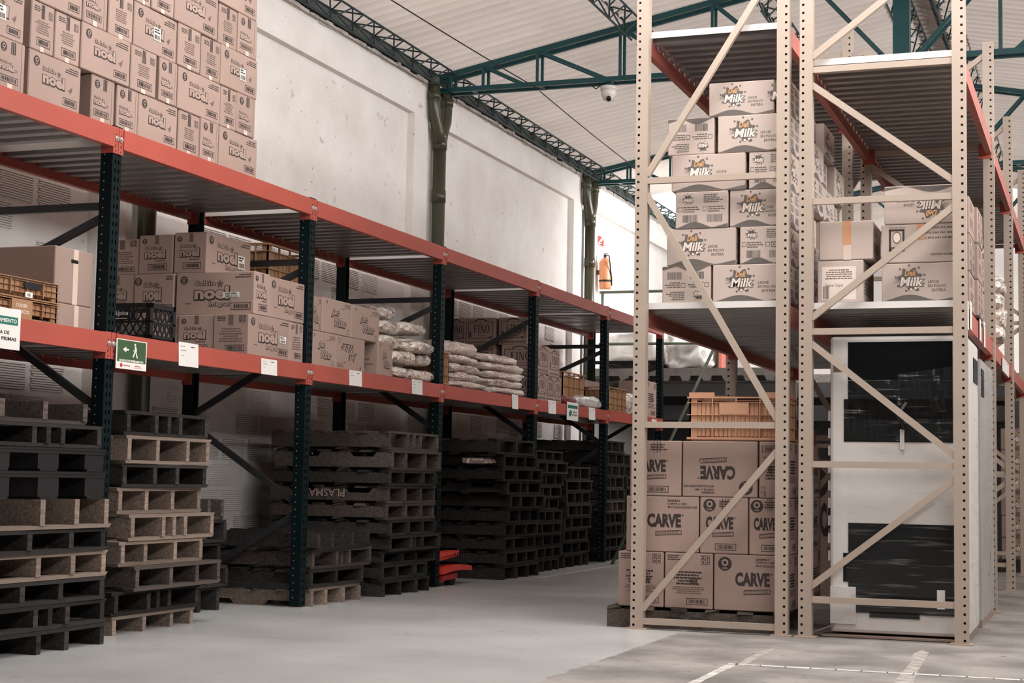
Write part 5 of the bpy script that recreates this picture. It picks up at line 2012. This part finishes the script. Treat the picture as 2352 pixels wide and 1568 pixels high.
MW, MTX = ('milkW', pr_milk), ('milkT', pr_milk_text)
GM = 'milk powder cartons in the right-hand rack'
ym = 9.83
mrow = [[(1520, 1632, MTX, 1), (1636, 1802, MW, 0)], [(1531, 1690, MW, 0), (1698, 1802, MTX, 0)], [(1551, 1672, MTX, 0), (1675, 1802, MW, 0)],
        [(1542, 1712, MW, 0), (1719, 1802, MTX, 0)], [(1533, 1640, MTX, 1), (1648, 1802, MW, 0)], [(1627, 1778, MW, 0), (1782, 1802, MW, 0)]]
MR = ['bottom row', 'second row', 'third row', 'fourth row', 'fifth row', 'top row']
for ri, row in enumerate(mrow):
    z0 = 2.021 + ri * .2345
    z1 = z0 + .2335 if ri < 5 else z0 + .215
    for k, (a, c, pr, turn) in enumerate(row):
        zm = (z0 + z1) / 2
        xa, xb = xpx(a, ym, zm), (xpx(c, ym, zm) if c < 1800 else -1.80)
        carton('pale milk powder carton, %s, %s front one' % (MR[ri], ('left', 'right')[k]), xa, xb, ym + rr.uniform(0, .01), ym + .36, z0, z1, [('-y',) + pr + (turn,), ('+x',) + (MTX if pr is MW else MW)], 'card_pale', GM, .3)
    if ri < 6:
        for q in range(4):
            if ri == 5 and q > 2:
                continue
            ya = ym + .39 + q * .47
            x_r = -1.80 - (.05 if (q + ri) % 3 == 0 else 0)
            carton('milk powder carton seen from the side, %s, %s behind the front' % (MR[ri], ORD[q]), -2.2, x_r, ya, ya + .455, z0, z1, [('+x',) + (MW if (q + ri) % 2 else MTX)], 'card_pale', GM, .3)

# right-hand bay: mixed cartons on its lower deck
yg = 9.84
zg = 2.002
g1 = carton('plain carton with orange tape on top of a labelled carton', xpx(1880, yg, 2.35), xpx(2004, yg, 2.35), yg, yg + .42, zg + .262, zg + .500, [('-y', 'tapev', pr_tape_v), ('+x', 'side', pr_side)], 'card_pale', None, 1.5)
carton('old carton with a pale address label and handwriting', xpx(1878, yg, 2.1), xpx(1985, yg, 2.1), yg, yg + .42, zg, zg + .26, [('-y', 'labl', pr_label), ('+x', 'side', pr_side)], 'card_pale', None, 1.0)
xr = X4 + .03
carton('milk powder carton with orange tape across its logo, lowest by the right post', xpx(2025, yg, 2.1), xr, yg, yg + .42, zg, zg + .232, [('-y',) + MW], 'card_pale')
carton('carton printed with bag weights, middle by the right post', xpx(2023, yg, 2.4), xr, yg, yg + .42, zg + .234, zg + .466, [('-y', 'pro', pr_pro)], 'card_pale')
carton('milk powder carton standing upside down, topmost by the right post', xpx(2030, yg, 2.65), xr, yg, yg + .42, zg + .468, zg + .70, [('-y',) + MW + (1,), ('+x',) + MTX], 'card_pale')
for r_ in range(3):
    for q in range(3):
        if q == 2 and r_ == 2:
            continue
        ya = yg + .45 + q * .44
        carton('carton seen edge on beyond the right post, %s row, %s from the front' % (('lower', 'middle', 'upper')[r_], ORD[q]), -1.2, -.765 + (.02 if q == 1 else 0), ya, ya + .43, zg + r_ * .235, zg + r_ * .235 + .233,
               [('+x',) + (MTX if (q + r_) % 2 else ('side', pr_side))], 'card')
for k in range(4):
    bag('crumpled clear bag on the second bay deck at the far right, %s' % ('lowest', 'second up', 'third up', 'topmost')[k], -.86, 12.95 + .1 * (k % 2), zg + k * .13, .3, .5, .14, 120 + k, 'clear_bag', 'bag', None, 0, 0, 'packet_bag', .6, .1)
for k, (yy, dz) in enumerate(((9.86, .02), (10.1, .0), (10.9, 0), (11.3, .01))):
    plate_at('paper_label', 'white paper label on the right edge beam, %s from the front' % ORD[k], 'label', pr_note, (-.752, yy, 1.86 - dz), .14, .17, ('note',), .0015)
plate_at('label_board', 'long white label board on the far right beam', 'label', pr_note, (-.752, 13.4, 1.83), .9, .11, ('note',), .004)

# ------------------------------------------------------------------ wrapped white appliance
xa, xb = -1.556, -.752
t = thing('appliance', 'white foam packed appliance with two dark front panels, film wrapped, in the right bay', 'appliance', ((xa + xb) / 2, 9.86, 0))
ya = 9.87
bm = MB()
bm.box(xa, xb, ya, ya + .86, .03, 1.80)
o = bm.build('foam_body', 'foam', t)
md = o.modifiers.new('b', 'BEVEL')
md.width, md.segments = .02, 2
def panel(x0, x1, z0, z1, name='glass_panel', d=.004, matn='dark_glass'):
    return MB().box(x0, x1, ya - d, ya + .01, z0, z1).build(name, matn, t)
panel(-1.447, -.835, 1.30, 1.765)
panel(-1.472, -.835, 1.165, 1.42)
panel(-1.445, -.83, .15, .68)
panel(-1.475, -.84, .33, .50, d=.0036)
panel(-1.32, -1.03, .125, .16)
panel(xa + .005, -1.40, .08, .30, 'foam_pad', .010, 'foam')
panel(-1.14, -1.115, 1.12, 1.24, 'foam_strip', .012, 'foam')
panel(-.93, -.885, .19, .30, 'data_label', .006, 'paper')
panel(-1.535, -1.465, 1.585, 1.63, 'stencil', .002, 'ink_soft')
MB().tube([(-1.11, ya - .03, 1.24), (-1.15, ya - .035, 1.32), (-1.10, ya - .03, 1.40)], .012, 8).build('handle', 'black', t, True)
# foam corner strips, notched on the left
for k in range(9):
    zz = .45 + k * .105
    block('foam_notch', 'foam_side', t, xa - .012, xa + .004, ya + .01, ya + .1, zz, zz + .06, 1 + k % 3)
block('foam_corner', 'foam', t, xb - .01, xb + .006, ya + .015, ya + .30, .09, 1.78)
block('vent', 'black', t, xb - .002, xb + .004, ya + .45, ya + .8, 1.55, 1.70)


def film(x0, x1, z0, z1, y, seed, nx=48, nz=20, amp=.018, ax='y', topcurve=None):
    b = MB()
    vs = []
    for j in range(nz + 1):
        for i in range(nx + 1):
            u, v = i / nx, j / nz
            x = x0 + (x1 - x0) * u
            z1_ = z1 + (topcurve(u) if topcurve else 0)
            z = z0 + (z1_ - z0) * v
            n = noise.noise(Vector((x * 9 + seed, z * 3.0 + x * 5, seed))) + .6 * noise.noise(Vector((x * 22, z * 9 + x * 9, seed + 3)))
            d = amp * (abs(n))
            vs.append((x, y - d, z) if ax == 'y' else (y + d, x, z))
    fs = [(j * (nx + 1) + i, j * (nx + 1) + i + 1, (j + 1) * (nx + 1) + i + 1, (j + 1) * (nx + 1) + i) for j in range(nz) for i in range(nx)]
    b.add(vs, fs)
    return b.mesh('film', 'film', True)
obj('plastic_film', film(-1.49, -1.145, 1.17, 1.535, ya - .012, 3), t)
obj('plastic_film', film(-1.15, -.79, 1.17, 1.57, ya - .016, 9, topcurve=lambda u: .05 * u), t)
obj('plastic_film', film(xa + .1, xb - .02, .12, 1.16, ya - .008, 15, 40, 30, .006), t)
obj('plastic_film', film(ya + .02, ya + .84, .05, 1.62, xb + .014, 21, 30, 40, .02, 'x'), t)
b = MB()
b.bar((-1.66, 9.90, .02), (-1.52, 9.90, .075), .12, .006)
b.box(-1.60, -.76, 9.84, 10.75, .004, .016)
b.build('cardboard_sheet', 'card_grey', t)
# second wrapped unit behind
t = thing('appliance', 'second film wrapped appliance behind the white one, greyer', 'appliance', ((xa + xb) / 2, 11.3, 0))
MB().box(xa, xb + .0, 10.95, 12.2, .05, 1.74).build('foam_body', 'foam_side', t)
obj('plastic_film', film(10.95, 12.2, .05, 1.72, xb + .01, 5, 40, 50, .03, 'x'), t)
block('skirt', 'card_grey', t, xa, xb, 10.97, 12.18, 0, .05)
block('vent', 'black', t, xb, xb + .004, 11.0, 11.25, 1.5, 1.68)

# ------------------------------------------------------------------ far goods
t = bag('bulky load wrapped in white film on the loft, left of the pair', -5.98, 21.55, 2.475, .72, .9, .48, 201, 'white_wrap', 'load', 'wrapped loads on the loft', 0, 0, 'wrapped_load', .1, .05, .3)
t = bag('lumpy white bag load on the loft, right of the pair', -5.19, 21.45, 2.395, .62, .8, .50, 202, 'white_wrap', 'load', 'wrapped loads on the loft', 0, 0, 'wrapped_load', .3, .14, .5)
pallet('dark pallet under the wrapped load on the loft', -5.62, 21.1, 22.0, 2.392, .08, 'd', .74, False, True, 3, 0, None)
tag(MB().box(-4.83, -4.78, 21.2, 22, 2.392, 2.85).build('orange_post', 'worn_beam'), 'worn orange upright beside the wrapped loads on the loft', 'post')
for r_ in range(6):
    for k in range(2):
        carton('shadowed carton on the far right pallet, row %s, %s one' % (ORD[r_], ('left', 'right')[k]), -1.05 + k * .48, -.58 + k * .48, 18.3, 18.7, .13 + r_ * .235, .13 + r_ * .235 + .233, [('-y',) + MW], 'card_grey', 'cartons on the far right pallet')
pallet('dark pallet under the far right cartons', -.05, 18.2, 19.0, 0, .128, 'd', 1.05, False, True, 3, 0, None)
carton('wide box on the floor behind the pallet of lettered cartons', -2.3, -1.82, 13.2, 14.0, 0, 1.1, [('-y', 'cb', pr_carve_w)], 'card_grey')
# dark stored drum seen between the racks
tag(MB().tube([(-1.52, 13.4, 0), (-1.52, 13.4, .9), (-1.52, 13.4, 1.56), (-1.52, 13.4, 1.60)], [.17, .175, .17, .12], 20).build('drum', 'black', None, True), 'tall black glossy drum behind the wrapped appliance', 'drum')
